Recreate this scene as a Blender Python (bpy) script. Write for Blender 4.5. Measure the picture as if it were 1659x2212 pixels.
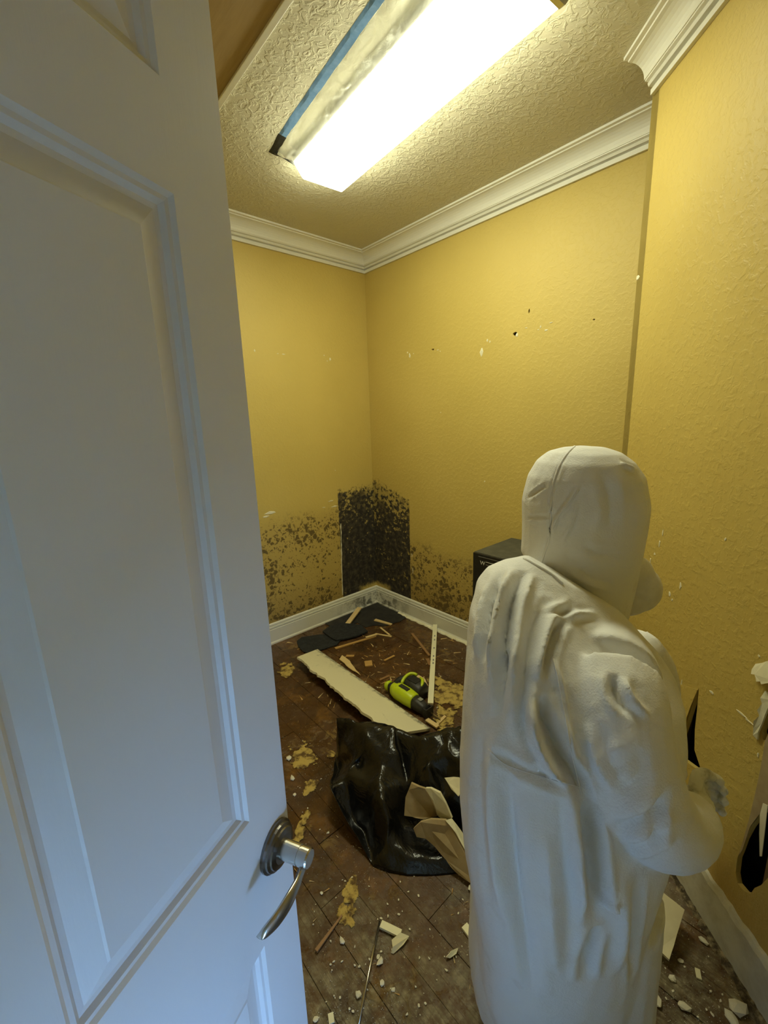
import bpy, bmesh, math, random
import numpy as np
from mathutils import Vector, Matrix, noise
from mathutils.geometry import delaunay_2d_cdt
from mathutils.bvhtree import BVHTree

random.seed(7)
scene = bpy.context.scene
COL = scene.collection
for o in list(bpy.data.objects):
    bpy.data.objects.remove(o)

# ------------------------------------------------------------------ camera
F = 912.0; CX, CY = 829.5, 1106.0; H = 1.5
PIT, ROL = math.radians(12.18), math.radians(1.88)
cp_, sp_ = math.cos(PIT), math.sin(PIT)
fw = Vector((0, cp_, -sp_)); rt_ = Vector((1, 0, 0)); dn_ = Vector((0, -sp_, -cp_))
cr_, sr_ = math.cos(ROL), math.sin(ROL)
CAMX = rt_ * cr_ + dn_ * sr_
CAMY = -rt_ * sr_ + dn_ * cr_          # image down
CAM = Vector((0, 0, H))
cd = bpy.data.cameras.new('camera'); cam = bpy.data.objects.new('camera', cd); COL.objects.link(cam)
cd.sensor_fit = 'VERTICAL'; cd.sensor_height = 24.0; cd.sensor_width = 18.0
cd.lens = F / 2212.0 * 24.0
cd.clip_start = 0.02
cam.matrix_world = Matrix(((CAMX.x, -CAMY.x, -fw.x, 0), (CAMX.y, -CAMY.y, -fw.y, 0), (CAMX.z, -CAMY.z, -fw.z, H), (0, 0, 0, 1)))
scene.camera = cam

# ------------------------------------------------------------------ world, daylight, exposure
w = bpy.data.worlds.new('sky'); scene.world = w; w.use_nodes = True
w.node_tree.nodes['Background'].inputs[0].default_value = (0.50, 0.68, 1.0, 1)
w.node_tree.nodes['Background'].inputs[1].default_value = 0.08
vs = scene.view_settings
vs.view_transform = 'Standard'; vs.look = 'None'; vs.gamma = 1.0; vs.use_curve_mapping = False
vs.exposure = 0.0
LAMP_STRENGTH = 25.0
DAY_POWER = 100.0
ld = bpy.data.lights.new('hall_daylight', 'AREA'); lo = bpy.data.objects.new('hall_daylight', ld); COL.objects.link(lo)
ld.shape = 'RECTANGLE'; ld.size = 0.86; ld.size_y = 0.40; ld.color = (0.27, 0.52, 1.0); ld.energy = DAY_POWER
lo.location = (0.92, -1.17, 0.33); lo.rotation_euler = (math.radians(90), 0, 0)

# ------------------------------------------------------------------ measuring helpers (a pixel seen on a known plane -> a point of the place)
def ray(x, y): return CAMX * ((x - CX) / F) + CAMY * ((y - CY) / F) + fw
def atz(x, y, z=0.0):
    d = ray(x, y); return CAM + d * ((z - H) / d.z)
def aty(x, y, Y):
    d = ray(x, y); return CAM + d * (Y / d.y)
def onp(x, y, p, n):
    d = ray(x, y); return CAM + d * ((p - CAM).dot(n) / d.dot(n))
A1 = math.radians(-41.35); A2 = A1 + math.pi / 2; AD = math.radians(22.03); AN = math.radians(2.1)
d1 = Vector((math.sin(A1), math.cos(A1), 0)); d2 = Vector((math.sin(A2), math.cos(A2), 0))
dd = Vector((math.sin(AD), math.cos(AD), 0)); dn = Vector((math.sin(AN), math.cos(AN), 0))
nd = Vector((dd.y, -dd.x, 0)); nn = Vector((dn.y, -dn.x, 0)); UP = Vector((0, 0, 1))
W = Vector((-0.084, 3.349, 0)); ZC = 2.65; CN = 0.892
def rm(a, b, z=0.0): return W + d1 * a + d2 * b + UP * z
def inroom(P): q = P - W; return q.dot(d1), q.dot(d2), P.z

# ------------------------------------------------------------------ object helpers
def tag(o, label=None, cat=None, group=None, kind=None):
    if label: o['label'] = label
    if cat: o['category'] = cat
    if group: o['group'] = group
    if kind: o['kind'] = kind
    return o
def link(name, me, mat=None, parent=None):
    o = bpy.data.objects.new(name, me); COL.objects.link(o)
    if mat is not None and me is not None and not me.materials: me.materials.append(mat)
    if parent is not None: o.parent = parent
    return o
def mesh(name, vs_, fs, mat=None, parent=None, smooth=False, mw=None):
    me = bpy.data.meshes.new(name); me.from_pydata([tuple(v) for v in vs_], [], fs)
    bm = bmesh.new(); bm.from_mesh(me); bmesh.ops.recalc_face_normals(bm, faces=bm.faces); bm.to_mesh(me); bm.free()
    if smooth: me.polygons.foreach_set('use_smooth', [True] * len(me.polygons))
    o = link(name, me, mat, parent)
    if mw is not None: o.matrix_world = mw
    return o
def frm(bm, name, mat=None, parent=None, smooth=False, mw=None):
    bmesh.ops.recalc_face_normals(bm, faces=bm.faces)
    me = bpy.data.meshes.new(name); bm.to_mesh(me); bm.free()
    if smooth: me.polygons.foreach_set('use_smooth', [True] * len(me.polygons))
    o = link(name, me, mat, parent)
    if mw is not None: o.matrix_world = mw
    return o
def empty(name, loc, mw=None):
    o = bpy.data.objects.new(name, None); COL.objects.link(o); o.empty_display_size = .05
    if mw is not None: o.matrix_world = mw
    else: o.location = loc
    return o
def basis(o, x, y, z):
    return Matrix(((x.x, y.x, z.x, o.x), (x.y, y.y, z.y, o.y), (x.z, y.z, z.z, o.z), (0, 0, 0, 1)))
def box(bm, a, b, bev=0.0):
    r = bmesh.ops.create_cube(bm, size=1.0); v = r['verts']
    for q in v: q.co = Vector([(a[i] + b[i]) / 2 + q.co[i] * (b[i] - a[i]) for i in range(3)])
    if bev > 0:
        es = list({e for q in v for e in q.link_edges})
        bmesh.ops.bevel(bm, geom=es, offset=bev, segments=2, affect='EDGES', profile=0.6)
def loft(bm, rings, cap=True):
    rows = [[bm.verts.new(p) for p in r] for r in rings]
    n = len(rows[0])
    for a, b in zip(rows, rows[1:]):
        for i in range(n): bm.faces.new((a[i], a[(i + 1) % n], b[(i + 1) % n], b[i]))
    if cap:
        bm.faces.new(rows[0][::-1]); bm.faces.new(rows[-1])
def tube(bm, pts, rads, n=12, flat=1.0, upv=UP, cap=True):
    rings = []
    for i, p in enumerate(pts):
        t = (pts[min(i + 1, len(pts) - 1)] - pts[max(i - 1, 0)]).normalized()
        a = t.cross(upv)
        if a.length < 1e-4: a = t.cross(Vector((1, 0, 0)))
        a.normalize(); b = a.cross(t)
        r = rads[i] if hasattr(rads, '__len__') else rads
        rings.append([p + a * (math.cos(k * 2 * math.pi / n) * r) + b * (math.sin(k * 2 * math.pi / n) * r * flat) for k in range(n)])
    loft(bm, rings, cap)
def curve(pts, k=6):
    P = [pts[0] * 2 - pts[1]] + list(pts) + [pts[-1] * 2 - pts[-2]]; out = []
    for i in range(1, len(P) - 2):
        for j in range(k):
            t = j / k; a, b, c, d = P[i - 1], P[i], P[i + 1], P[i + 2]
            out.append(0.5 * ((2 * b) + (c - a) * t + (2 * a - 5 * b + 4 * c - d) * t * t + (3 * b - a - 3 * c + d) * t ** 3))
    out.append(P[-2]); return out
def curvev(vals, k=6): return [v.x for v in curve([Vector((v, 0, 0)) for v in vals], k)]
def jag(pts, amp, seg, edges=None, rnd=random):
    out = []
    for i, a in enumerate(pts):
        b = pts[(i + 1) % len(pts)]; out.append(a)
        if edges is not None and i not in edges: continue
        L = (b - a).length; n = max(1, int(L / seg))
        for k in range(1, n):
            p = a.lerp(b, (k + rnd.uniform(-.3, .3)) / n); t = (b - a).normalized(); q = Vector((-t.y, t.x, 0)) if t.to_2d().length > 1e-6 else Vector((1, 0, 0))
            out.append(p + q * rnd.uniform(-amp, amp) + t * 0)
    return out
def slab(name, pts, thick, mat, parent=None, nrm=None, bev=0):
    bm = bmesh.new(); vs_ = [bm.verts.new(p) for p in pts]; f = bm.faces.new(vs_)
    bm.normal_update(); n = nrm or f.normal.copy()
    if nrm is None and n.z < 0: n = -n
    r = bmesh.ops.extrude_face_region(bm, geom=[f])
    for g in r['geom']:
        if isinstance(g, bmesh.types.BMVert): g.co -= n * thick
    return frm(bm, name, mat, parent)
def stick(name, a, b, wd, th, mat, parent=None, skew=0.0, roll=0.0, taper=1.0):
    t = (b - a); L = t.length; t.normalize(); s = t.cross(UP).normalized(); u = s.cross(t)
    if roll: s, u = s * math.cos(roll) + u * math.sin(roll), u * math.cos(roll) - s * math.sin(roll)
    vs_ = []
    for x, k, wk in ((0, -skew, 1), (L, skew, taper)):
        for sy, sz in ((-1, 0), (1, 0), (1, 1), (-1, 1)):
            vs_.append((x + k * sy * wd / 2, sy * wd / 2 * wk, sz * th * (wk if wk < 1 else 1)))
    # a middle ring keeps the stick a touch bowed
    return mesh(name, vs_, [(0, 1, 2, 3), (4, 7, 6, 5), (0, 4, 5, 1), (1, 5, 6, 2), (2, 6, 7, 3), (3, 7, 4, 0)], mat, parent, mw=basis(a, t, -s, u) if False else basis(a, t, s, u * 1))

# ------------------------------------------------------------------ materials
def mat(name, col, rough=.6, metal=0.0, spec=.5):
    m = bpy.data.materials.new(name); m.use_nodes = True
    b = m.node_tree.nodes['Principled BSDF']
    b.inputs['Base Color'].default_value = (*col, 1); b.inputs['Roughness'].default_value = rough
    b.inputs['Metallic'].default_value = metal; b.inputs['Specular IOR Level'].default_value = spec
    m.diffuse_color = (*col, 1)
    return m
class N:
    def __init__(s, m): s.t = m.node_tree; s.b = s.t.nodes['Principled BSDF']; s.tc = s.t.nodes.new('ShaderNodeTexCoord')
    def n(s, k, **kw):
        x = s.t.nodes.new(k)
        for a, v in kw.items(): setattr(x, a, v)
        return x
    def l(s, a, b): s.t.links.new(a, b)
    def val(s, v, inp):
        if isinstance(v, (int, float)): inp.default_value = v
        elif isinstance(v, tuple): inp.default_value = (*v, 1) if len(v) == 3 else v
        else: s.l(v, inp)
    def noise(s, sc, det=4, rough=.55, vec=None, dist=0):
        x = s.n('ShaderNodeTexNoise'); x.inputs['Scale'].default_value = sc; x.inputs['Detail'].default_value = det
        x.inputs['Roughness'].default_value = rough; x.inputs['Distortion'].default_value = dist
        s.l(vec or s.tc.outputs['Object'], x.inputs['Vector']); return x.outputs['Fac']
    def vor(s, sc, vec=None, feat='F1', out='Distance', rnd=1.0):
        x = s.n('ShaderNodeTexVoronoi'); x.feature = feat; x.inputs['Scale'].default_value = sc; x.inputs['Randomness'].default_value = rnd
        s.l(vec or s.tc.outputs['Object'], x.inputs['Vector']); return x.outputs[out]
    def m(s, op, a, b=0.0, c=0.0):
        x = s.n('ShaderNodeMath'); x.operation = op
        s.val(a, x.inputs[0]); s.val(b, x.inputs[1])
        if op in ('MULTIPLY_ADD', 'COMPARE'): s.val(c, x.inputs[2])
        return x.outputs[0]
    def step(s, v, a, b, lo=0.0, hi=1.0):
        x = s.n('ShaderNodeMapRange'); x.interpolation_type = 'SMOOTHSTEP'
        s.val(v, x.inputs[0]); s.val(a, x.inputs[1]); s.val(b, x.inputs[2]); x.inputs[3].default_value = lo; x.inputs[4].default_value = hi
        return x.outputs[0]
    def mix(s, f, a, b, mode='MIX'):
        x = s.n('ShaderNodeMix'); x.data_type = 'RGBA'; x.blend_type = mode
        s.val(f, x.inputs[0]); s.val(a, x.inputs[6]); s.val(b, x.inputs[7]); return x.outputs[2]
    def sep(s, vec=None):
        x = s.n('ShaderNodeSeparateXYZ'); s.l(vec or s.tc.outputs['Object'], x.inputs[0]); return x.outputs
    def mapv(s, sc=(1, 1, 1), loc=(0, 0, 0), vec=None):
        x = s.n('ShaderNodeMapping'); x.inputs['Scale'].default_value = sc; x.inputs['Location'].default_value = loc
        s.l(vec or s.tc.outputs['Object'], x.inputs[0]); return x.outputs[0]
    def bump(s, h, st=.3, dist=.01, prev=None):
        x = s.n('ShaderNodeBump'); x.inputs['Strength'].default_value = st; x.inputs['Distance'].default_value = dist
        s.l(h, x.inputs['Height'])
        if prev: s.l(prev, x.inputs['Normal'])
        s.l(x.outputs[0], s.b.inputs['Normal']); return x.outputs[0]
    def col(s, v): s.val(v, s.b.inputs['Base Color'])
    def rough(s, v): s.val(v, s.b.inputs['Roughness'])

WALLC = (0.58, 0.435, 0.115)
def wall_mat(name, mold=None):
    m = mat(name, WALLC, .55); g = N(m)
    big = g.noise(1.3, 3)
    base = g.mix(g.step(big, .3, .75), (.555, .415, .105), (.61, .46, .125))
    # knock-down plaster relief
    h = g.m('ADD', g.step(g.noise(46, 5, .6, dist=.4), .46, .64), g.m('MULTIPLY', g.noise(160, 2), .25))
    g.bump(h, .28, .003)
    if mold:
        X = g.sep(); u = g.m('ABSOLUTE', X[0]); z = X[2]
        wob = g.m('MULTIPLY', g.m('SUBTRACT', g.noise(14, 4), .5), .10)
        fine = g.m('MULTIPLY', g.m('SUBTRACT', g.noise(45, 3), .5), .12)
        top = g.m('ADD', g.m('ADD', mold['top'], g.m('MULTIPLY', u, mold['tilt'])), g.m('ADD', wob, g.m('MULTIPLY', fine, 1.5)))
        dense = g.m('MULTIPLY', g.step(g.m('SUBTRACT', top, z), -.01, .03), g.step(g.m('ADD', u, g.m('MULTIPLY', fine, .12)), mold['w'] + .004, mold['w'] - .004))
        # flecks of paint that survive inside the dense colony, more of them near its top
        fl = g.step(g.m('ADD', g.noise(30, 5, .65), g.m('ADD', mold.get('fleck', 0.0), g.m('MULTIPLY', g.step(z, .6, 1.0), .12))), .585, .66)
        fl = g.m('MULTIPLY', fl, g.m('ADD', .15, g.m('MULTIPLY', g.step(g.m('ADD', g.noise(5, 3), g.m('MULTIPLY', z, .12)), .50, .66), .85)))
        dense = g.m('MULTIPLY', dense, g.m('SUBTRACT', 1.0, g.m('MULTIPLY', fl, .75)))
        foot = g.step(g.m('ADD', g.m('SUBTRACT', z, .155), g.m('MULTIPLY', fine, .5)), .0, .05)
        foot = g.m('MAXIMUM', foot, g.step(u, .12, .2))
        dense = g.m('MULTIPLY', dense, foot)
        # spotted colonies
        wv = g.n('ShaderNodeMix'); wv.data_type = 'RGBA'; wv.blend_type = 'LINEAR_LIGHT'; wv.inputs[0].default_value = .03; nz = g.n('ShaderNodeTexNoise'); nz.inputs['Scale'].default_value = 30; g.l(g.tc.outputs['Object'], nz.inputs['Vector']); g.l(g.tc.outputs['Object'], wv.inputs[6]); g.l(nz.outputs['Color'], wv.inputs[7]); wv = wv.outputs[2]
        v1 = g.vor(27, wv); v2 = g.vor(55, wv)
        dens = g.noise(3.6, 3)
        bandtop = g.m('ADD', mold['band'], g.m('ADD', g.m('MULTIPLY', wob, 1.6), g.m('MULTIPLY', u, mold['bslope'])))
        band = g.m('MULTIPLY', g.step(g.m('SUBTRACT', bandtop, z), .0, .12), g.step(u, mold['w'] - .01, mold['w'] + .01))
        thr = g.m('MULTIPLY', g.step(dens, .30, .70, .24, .56), mold.get('amt', 1.0))
        spots = g.m('MAXIMUM', g.step(v1, thr, g.m('SUBTRACT', thr, .10)), g.m('MULTIPLY', g.step(v2, g.m('MULTIPLY', thr, .9), g.m('SUBTRACT', g.m('MULTIPLY', thr, .9), .1)), .8))
        spots = g.m('MULTIPLY', spots, band)
        c = g.mix(g.m('MULTIPLY', band, .35), base, (.40, .27, .075))
        low = g.step(g.m('SUBTRACT', .42, g.m('ADD', z, g.m('MULTIPLY', wob, 2))), .0, .25)
        c = g.mix(g.m('MULTIPLY', g.m('MULTIPLY', low, band), .45), c, (.25, .16, .045))
        c = g.mix(g.m('MULTIPLY', spots, .85), c, (.085, .056, .018))
        dk = g.mix(g.step(g.noise(26, 5, .65), .4, .7), (.024, .020, .015), (.085, .068, .040))
        c = g.mix(dense, c, dk)
        g.col(c); g.rough(g.m('ADD', .55, g.m('MULTIPLY', dense, .35)))
    else:
        g.col(base)
    return m
M_wall = wall_mat('yellow wall paint')
M_wall_back = wall_mat('yellow wall paint with mould left of corner', dict(top=1.00, tilt=-.02, w=.345, band=.93, bslope=-.02, amt=.92))
M_wall_right = wall_mat('yellow wall paint with mould right of corner', dict(top=1.05, tilt=-.30, w=.41, band=.70, bslope=-.09, amt=1.12, fleck=.035))
M_near = mat('yellow wall paint browner low down', WALLC, .5); g = N(M_near)
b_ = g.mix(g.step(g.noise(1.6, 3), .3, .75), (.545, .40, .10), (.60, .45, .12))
X = g.sep(); g.col(g.mix(g.m('MULTIPLY', g.step(g.m('SUBTRACT', .62, g.m('ADD', X[2], g.m('MULTIPLY', g.noise(5), .25))), .0, .35), .5), b_, (.33, .20, .05)))  # colour turns browner towards the foot of the wall
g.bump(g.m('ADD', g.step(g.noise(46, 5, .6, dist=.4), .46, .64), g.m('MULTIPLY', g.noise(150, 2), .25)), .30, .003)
M_ceil = mat('knockdown ceiling', (.66, .62, .47), .8); g = N(M_ceil)
g.bump(g.m('ADD', g.step(g.noise(42, 4, .55, dist=.8), .45, .60), g.m('MULTIPLY', g.noise(110, 2), .2)), .45, .005)
g.col(g.mix(g.noise(2, 3), (.63, .59, .44), (.69, .65, .50)))
M_trim = mat('white trim paint', (.80, .79, .72), .35); g = N(M_trim); g.bump(g.noise(60, 3), .08, .003)
M_base = mat('white baseboard grimed near the corner', (.78, .77, .70), .4); g = N(M_base); X = g.sep()
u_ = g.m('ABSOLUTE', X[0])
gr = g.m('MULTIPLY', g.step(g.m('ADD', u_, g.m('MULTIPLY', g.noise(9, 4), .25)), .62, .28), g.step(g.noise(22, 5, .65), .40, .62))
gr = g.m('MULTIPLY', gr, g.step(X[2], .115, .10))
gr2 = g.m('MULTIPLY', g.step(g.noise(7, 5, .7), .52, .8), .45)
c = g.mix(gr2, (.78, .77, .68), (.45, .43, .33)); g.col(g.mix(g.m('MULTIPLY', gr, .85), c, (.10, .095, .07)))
M_nbase = mat('dusty pale baseboard', (.58, .56, .45), .7); g = N(M_nbase)
g.col(g.mix(g.step(g.noise(14, 5, .7), .35, .75), (.62, .60, .49), (.47, .44, .33)))
g.bump(g.noise(50, 5), .2, .004)
M_door = mat('white door paint', (.72, .72, .71), .38); g = N(M_door)
gv = g.mapv((1, 1, .08)); g.bump(g.noise(90, 5, .7, gv), .10, .002); 
M_hall = mat('hall plaster', (.75, .75, .72), .8); g = N(M_hall); g.bump(g.noise(40, 3), .1, .003)
M_ply = mat('plywood hatch', (.36, .22, .085), .7); g = N(M_ply)
gv = g.mapv((2, 22, 2)); g.col(g.mix(g.noise(3, 5, .6, gv, 1.2), (.36, .25, .11), (.50, .37, .19)))
# floor boards
M_floor = mat('wet dark floor boards', (.06, .03, .012), .35); g = N(M_floor)
geo = g.n('ShaderNodeNewGeometry'); P = geo.outputs['Position']; oi = g.n('ShaderNodeObjectInfo')
gl = g.mapv((3.0, 26, 8)); grain = g.noise(3.0, 6, .65, gl, 1.0)
woodc = g.mix(grain, (.028, .012, .004), (.15, .068, .018))
woodc = g.mix(g.m('MULTIPLY', oi.outputs['Random'], .45), woodc, (.050, .022, .009))
wear = g.step(g.noise(4.2, 6, .7, P), .50, .66)
woodc = g.mix(g.m('MULTIPLY', wear, .65), woodc, (.22, .105, .026))
grime = g.step(g.noise(2.6, 5, .65, P, .5), .52, .70)
woodc = g.mix(g.m('MULTIPLY', grime, .75), woodc, (.014, .009, .006))
resid = g.m('MULTIPLY', g.m('MULTIPLY', g.step(g.noise(16, 6, .72, P, .8), .52, .62), g.step(g.noise(2.2, 4, .6, P), .42, .60)), .62)
woodc = g.mix(resid, woodc, (.27, .17, .045))
XP = g.sep(P)
near_ = g.step(g.m('ADD', XP[1], g.m('MULTIPLY', g.m('SUBTRACT', g.noise(3, 5, .65, P), .5), .9)), 1.22, .72)
strk = g.noise(2.2, 6, .7, g.mapv((2.2, 11, 4)), .8)
dust = g.m('MULTIPLY', near_, g.m('MULTIPLY', g.step(g.noise(13, 6, .75, P), .36, .66), g.step(strk, .34, .58, .35, 1.0)))
dustc = g.mix(g.step(g.noise(34, 5, .7, P), .4, .66), (.22, .19, .105), (.46, .42, .28))
woodc = g.mix(g.m('MULTIPLY', g.step(g.noise(5, 5, .7, P), .45, .6), g.m('MULTIPLY', near_, .5)), woodc, (.035, .022, .012))
woodc = g.mix(g.m('MULTIPLY', dust, .88), woodc, dustc)
spk = g.step(g.vor(75, P), .16, .08); spk = g.m('MULTIPLY', spk, g.step(g.noise(6, 4, .6, P), .5, .66))
woodc = g.mix(g.m('MULTIPLY', spk, .7), woodc, (.55, .47, .28))
g.col(woodc)
g.rough(g.m('ADD', g.step(g.noise(9, 5, .6, P), .35, .7, .16, .55), g.m('MULTIPLY', dust, .4)))
g.bump(g.m('ADD', g.m('MULTIPLY', grain, .5), g.m('ADD', g.m('MULTIPLY', g.noise(26, 6, .7, P), 1.2), g.m('MULTIPLY', resid, 1.5))), .5, .006)
M_sub = mat('dark subfloor', (.02, .014, .009), .9); g = N(M_sub); g.col(g.mix(g.noise(12), (.012, .009, .006), (.035, .024, .014)))
def grainmat(name, a, b, sc=30, rough=.6, bump=.15):
    m = mat(name, b, rough); g = N(m); gv = g.mapv((4, sc, sc)); f_ = g.noise(2.0, 5, .6, gv, .5)
    g.col(g.mix(f_, a, b)); g.bump(f_, bump, .002); return m
def noisy(name, a, b, sc=20, rough=.7, bump=.2, lo=.35, hi=.7, dist=.003):
    m = mat(name, b, rough); g = N(m); f_ = g.noise(sc, 5, .65); g.col(g.mix(g.step(f_, lo, hi), a, b)); g.bump(f_, bump, dist); return m
M_wood = grainmat('raw pine', (.62, .44, .19), (.76, .58, .29))
M_wood2 = grainmat('orange pine', (.42, .23, .06), (.58, .36, .12))
M_wood3 = grainmat('brown weathered wood', (.22, .11, .04), (.36, .20, .08))
M_pale = grainmat('pale primed strip', (.78, .74, .50), (.85, .81, .58))
M_gyp = noisy('drywall gypsum', (.70, .66, .46), (.82, .78, .58), 30, .85, .25)
M_paper = noisy('brown drywall paper', (.36, .265, .13), (.45, .345, .18), 12, .8, .15)
M_paperw = noisy('cream drywall paper', (.66, .60, .40), (.76, .71, .49), 9, .75, .1)
M_crumb = noisy('white crumb', (.66, .62, .48), (.85, .82, .70), 60, .9, .3)
M_foam = noisy('yellow carpet pad residue', (.10, .055, .015), (.50, .36, .095), 26, .9, .9, .36, .56, .01)
M_felt = noisy('black felt', (.010, .011, .012), (.024, .026, .028), 40, .9, .4)
M_felt2 = noisy('charcoal sheet', (.012, .011, .010), (.032, .028, .022), 12, .75, .3)
M_bag = mat('black polythene', (.006, .006, .006), .24, spec=.5); g = N(M_bag)
g.bump(g.m('ADD', g.noise(9, 4, .6, None, 1.5), g.m('MULTIPLY', g.noise(45, 3, .6, None, 1.0), .2)), .35, .02)
M_saw_g = mat('lime plastic', (.50, .62, .012), .38); g = N(M_saw_g); g.bump(g.noise(200, 2), .05, .001)
M_saw_d = noisy('dark grey plastic', (.018, .018, .017), (.034, .033, .030), 50, .5, .1)
M_saw_b = noisy('black rubber', (.008, .008, .008), (.018, .018, .017), 60, .6, .15)
M_grey = noisy('grey badge', (.22, .23, .20), (.30, .31, .27), 40, .5, .05)
M_steel = mat('satin nickel', (.55, .53, .48), .26, 1.0); g = N(M_steel); g.bump(g.noise(300, 2), .03, .001)
M_bronze = mat('dark nickel', (.20, .185, .165), .30, 1.0); g = N(M_bronze); g.bump(g.noise(300, 2), .03, .001)
M_safe = noisy('black steel', (.010, .010, .009), (.018, .018, .016), 60, .45, .08)
M_safetop = noisy('greyish black steel', (.055, .055, .042), (.085, .082, .060), 18, .6, .08)  # safe top, a greyer tone than the body
M_logo = mat('silver lettering', (.62, .60, .52), .4, .2); g = N(M_logo); g.bump(g.noise(100), .02, .001)
M_logo2 = mat('dim lettering', (.20, .19, .17), .5); g = N(M_logo2); g.bump(g.noise(100), .02, .001)
M_suit = mat('white nonwoven suit', (.78, .78, .77), .85, spec=.25); g = N(M_suit)
g.bump(g.m('ADD', g.noise(320, 2, .5), g.m('MULTIPLY', g.noise(26, 5, .6, None, .8), 3.0)), .28, .003)
g.col(g.mix(g.step(g.noise(11, 5, .65), .56, .74), (.78, .78, .77), (.70, .685, .65)))
M_glove = noisy('dirty white glove', (.42, .42, .36), (.78, .78, .72), 34, .7, .3, .3, .55)
M_mask = noisy('white mask', (.68, .67, .62), (.76, .75, .70), 30, .85, .1)
M_skin = noisy('skin', (.42, .26, .18), (.50, .32, .23), 20, .55, .1)
M_dark = noisy('wall cavity', (.012, .010, .007), (.030, .024, .014), 14, .95, .3)
M_stud = grainmat('framing lumber', (.12, .075, .03), (.20, .13, .055))
M_tape = noisy('blue painters tape', (.16, .36, .74), (.22, .44, .82), 40, .6, .15)
M_tapedk = noisy('near-black tape', (.010, .010, .010), (.03, .03, .028), 40, .6, .2)  # near-black colour of the tape end and the end flap
M_house = mat('white lamp housing', (.75, .75, .72), .4); g = N(M_house); g.bump(g.noise(100), .02, .001)
M_lens = mat('glowing lens', (.9, .9, .85), .4); g = N(M_lens)
g.b.inputs['Emission Color'].default_value = (.955, .965, .665, 1); g.b.inputs['Emission Strength'].default_value = LAMP_STRENGTH
M_film = mat('clear plastic film', (.80, .82, .80), .18); g = N(M_film)
tr = g.n('ShaderNodeBsdfTransparent'); mx = g.n('ShaderNodeMixShader'); out = M_film.node_tree.nodes['Material Output']
tl = g.n('ShaderNodeBsdfTranslucent'); tl.inputs[0].default_value = (.85, .87, .84, 1); m2 = g.n('ShaderNodeMixShader'); m2.inputs[0].default_value = .22; g.l(g.b.outputs[0], m2.inputs[1]); g.l(tl.outputs[0], m2.inputs[2])
mx.inputs[0].default_value = .42; g.l(tr.outputs[0], mx.inputs[1]); g.l(m2.outputs[0], mx.inputs[2]); g.l(mx.outputs[0], out.inputs[0])
g.bump(g.noise(30, 4, .6, None, 1.5), .5, .01)
M_glass = mat('window glass', (.9, .95, 1), .05); g = N(M_glass)
g.b.inputs['Transmission Weight'].default_value = 1.0; g.b.inputs['Alpha'].default_value = .15; g.b.inputs['IOR'].default_value = 1.0
g.bump(g.noise(3), .0, .001)

# ------------------------------------------------------------------ the room shell
def wall_slab(name, poly, holes, mw, thick, m, front=1):
    """poly / holes: lists of (u,z). Local x = along, y = into room, z = up. Front face at y = 0."""
    pts = []; edges = []
    def add(loop):
        s = len(pts); pts.extend([Vector(p) for p in loop]); edges.extend([(s + i, s + (i + 1) % len(loop)) for i in range(len(loop))])
    add(poly)
    for h_ in holes: add(h_)
    vv, ee, ff, _, _, _ = delaunay_2d_cdt(pts, edges, [], 1, 1e-6)
    def inside(p, loop):
        c = False; n = len(loop)
        for i in range(n):
            x1, y1 = loop[i]; x2, y2 = loop[(i + 1) % n]
            if (y1 > p[1]) != (y2 > p[1]) and p[0] < (x2 - x1) * (p[1] - y1) / (y2 - y1) + x1: c = not c
        return c
    fs = []
    for f_ in ff:
        c = sum((vv[i] for i in f_), Vector((0, 0))) / len(f_)
        if any(inside(c, h_) for h_ in holes): continue
        fs.append(f_)
    bm = bmesh.new(); V = [bm.verts.new((v.x, 0, v.y)) for v in vv]
    for f_ in fs: bm.faces.new([V[i] for i in f_])
    r = bmesh.ops.extrude_face_region(bm, geom=list(bm.faces))
    for q in r['geom']:
        if isinstance(q, bmesh.types.BMVert): q.co.y -= thick
    for v in [v for v in bm.verts if not v.link_faces]: bm.verts.remove(v)
    return tag(frm(bm, name, m, mw=mw), kind='structure')
def blob(cu, cz, ru, rz, n=9, j=.35):
    return [(cu + ru * math.cos(k * 2 * math.pi / n) * random.uniform(1 - j, 1 + j * .4), cz + rz * math.sin(k * 2 * math.pi / n) * random.uniform(1 - j, 1 + j * .4)) for k in range(n)]
MB_ = basis(W, -d2, -d1, UP)        # back wall: x runs left from the corner
MR_ = basis(W, d1, -d2, UP)         # right wall: x runs (negative) towards the viewer
MN_ = basis(nn * CN, dn, -nn, UP)   # diagonal wall beside the viewer (x = along)
LBACK = 2.60; E_S = 1.72
def pb(x, y): P = onp(x, y, W, d1); q = P - W; return (-q.dot(d2), P.z)
def pr(x, y): P = onp(x, y, W, d2); q = P - W; return (q.dot(d1), P.z)
def pn(x, y): P = onp(x, y, nn * CN, nn); return (P.dot(dn), P.z)

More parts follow.
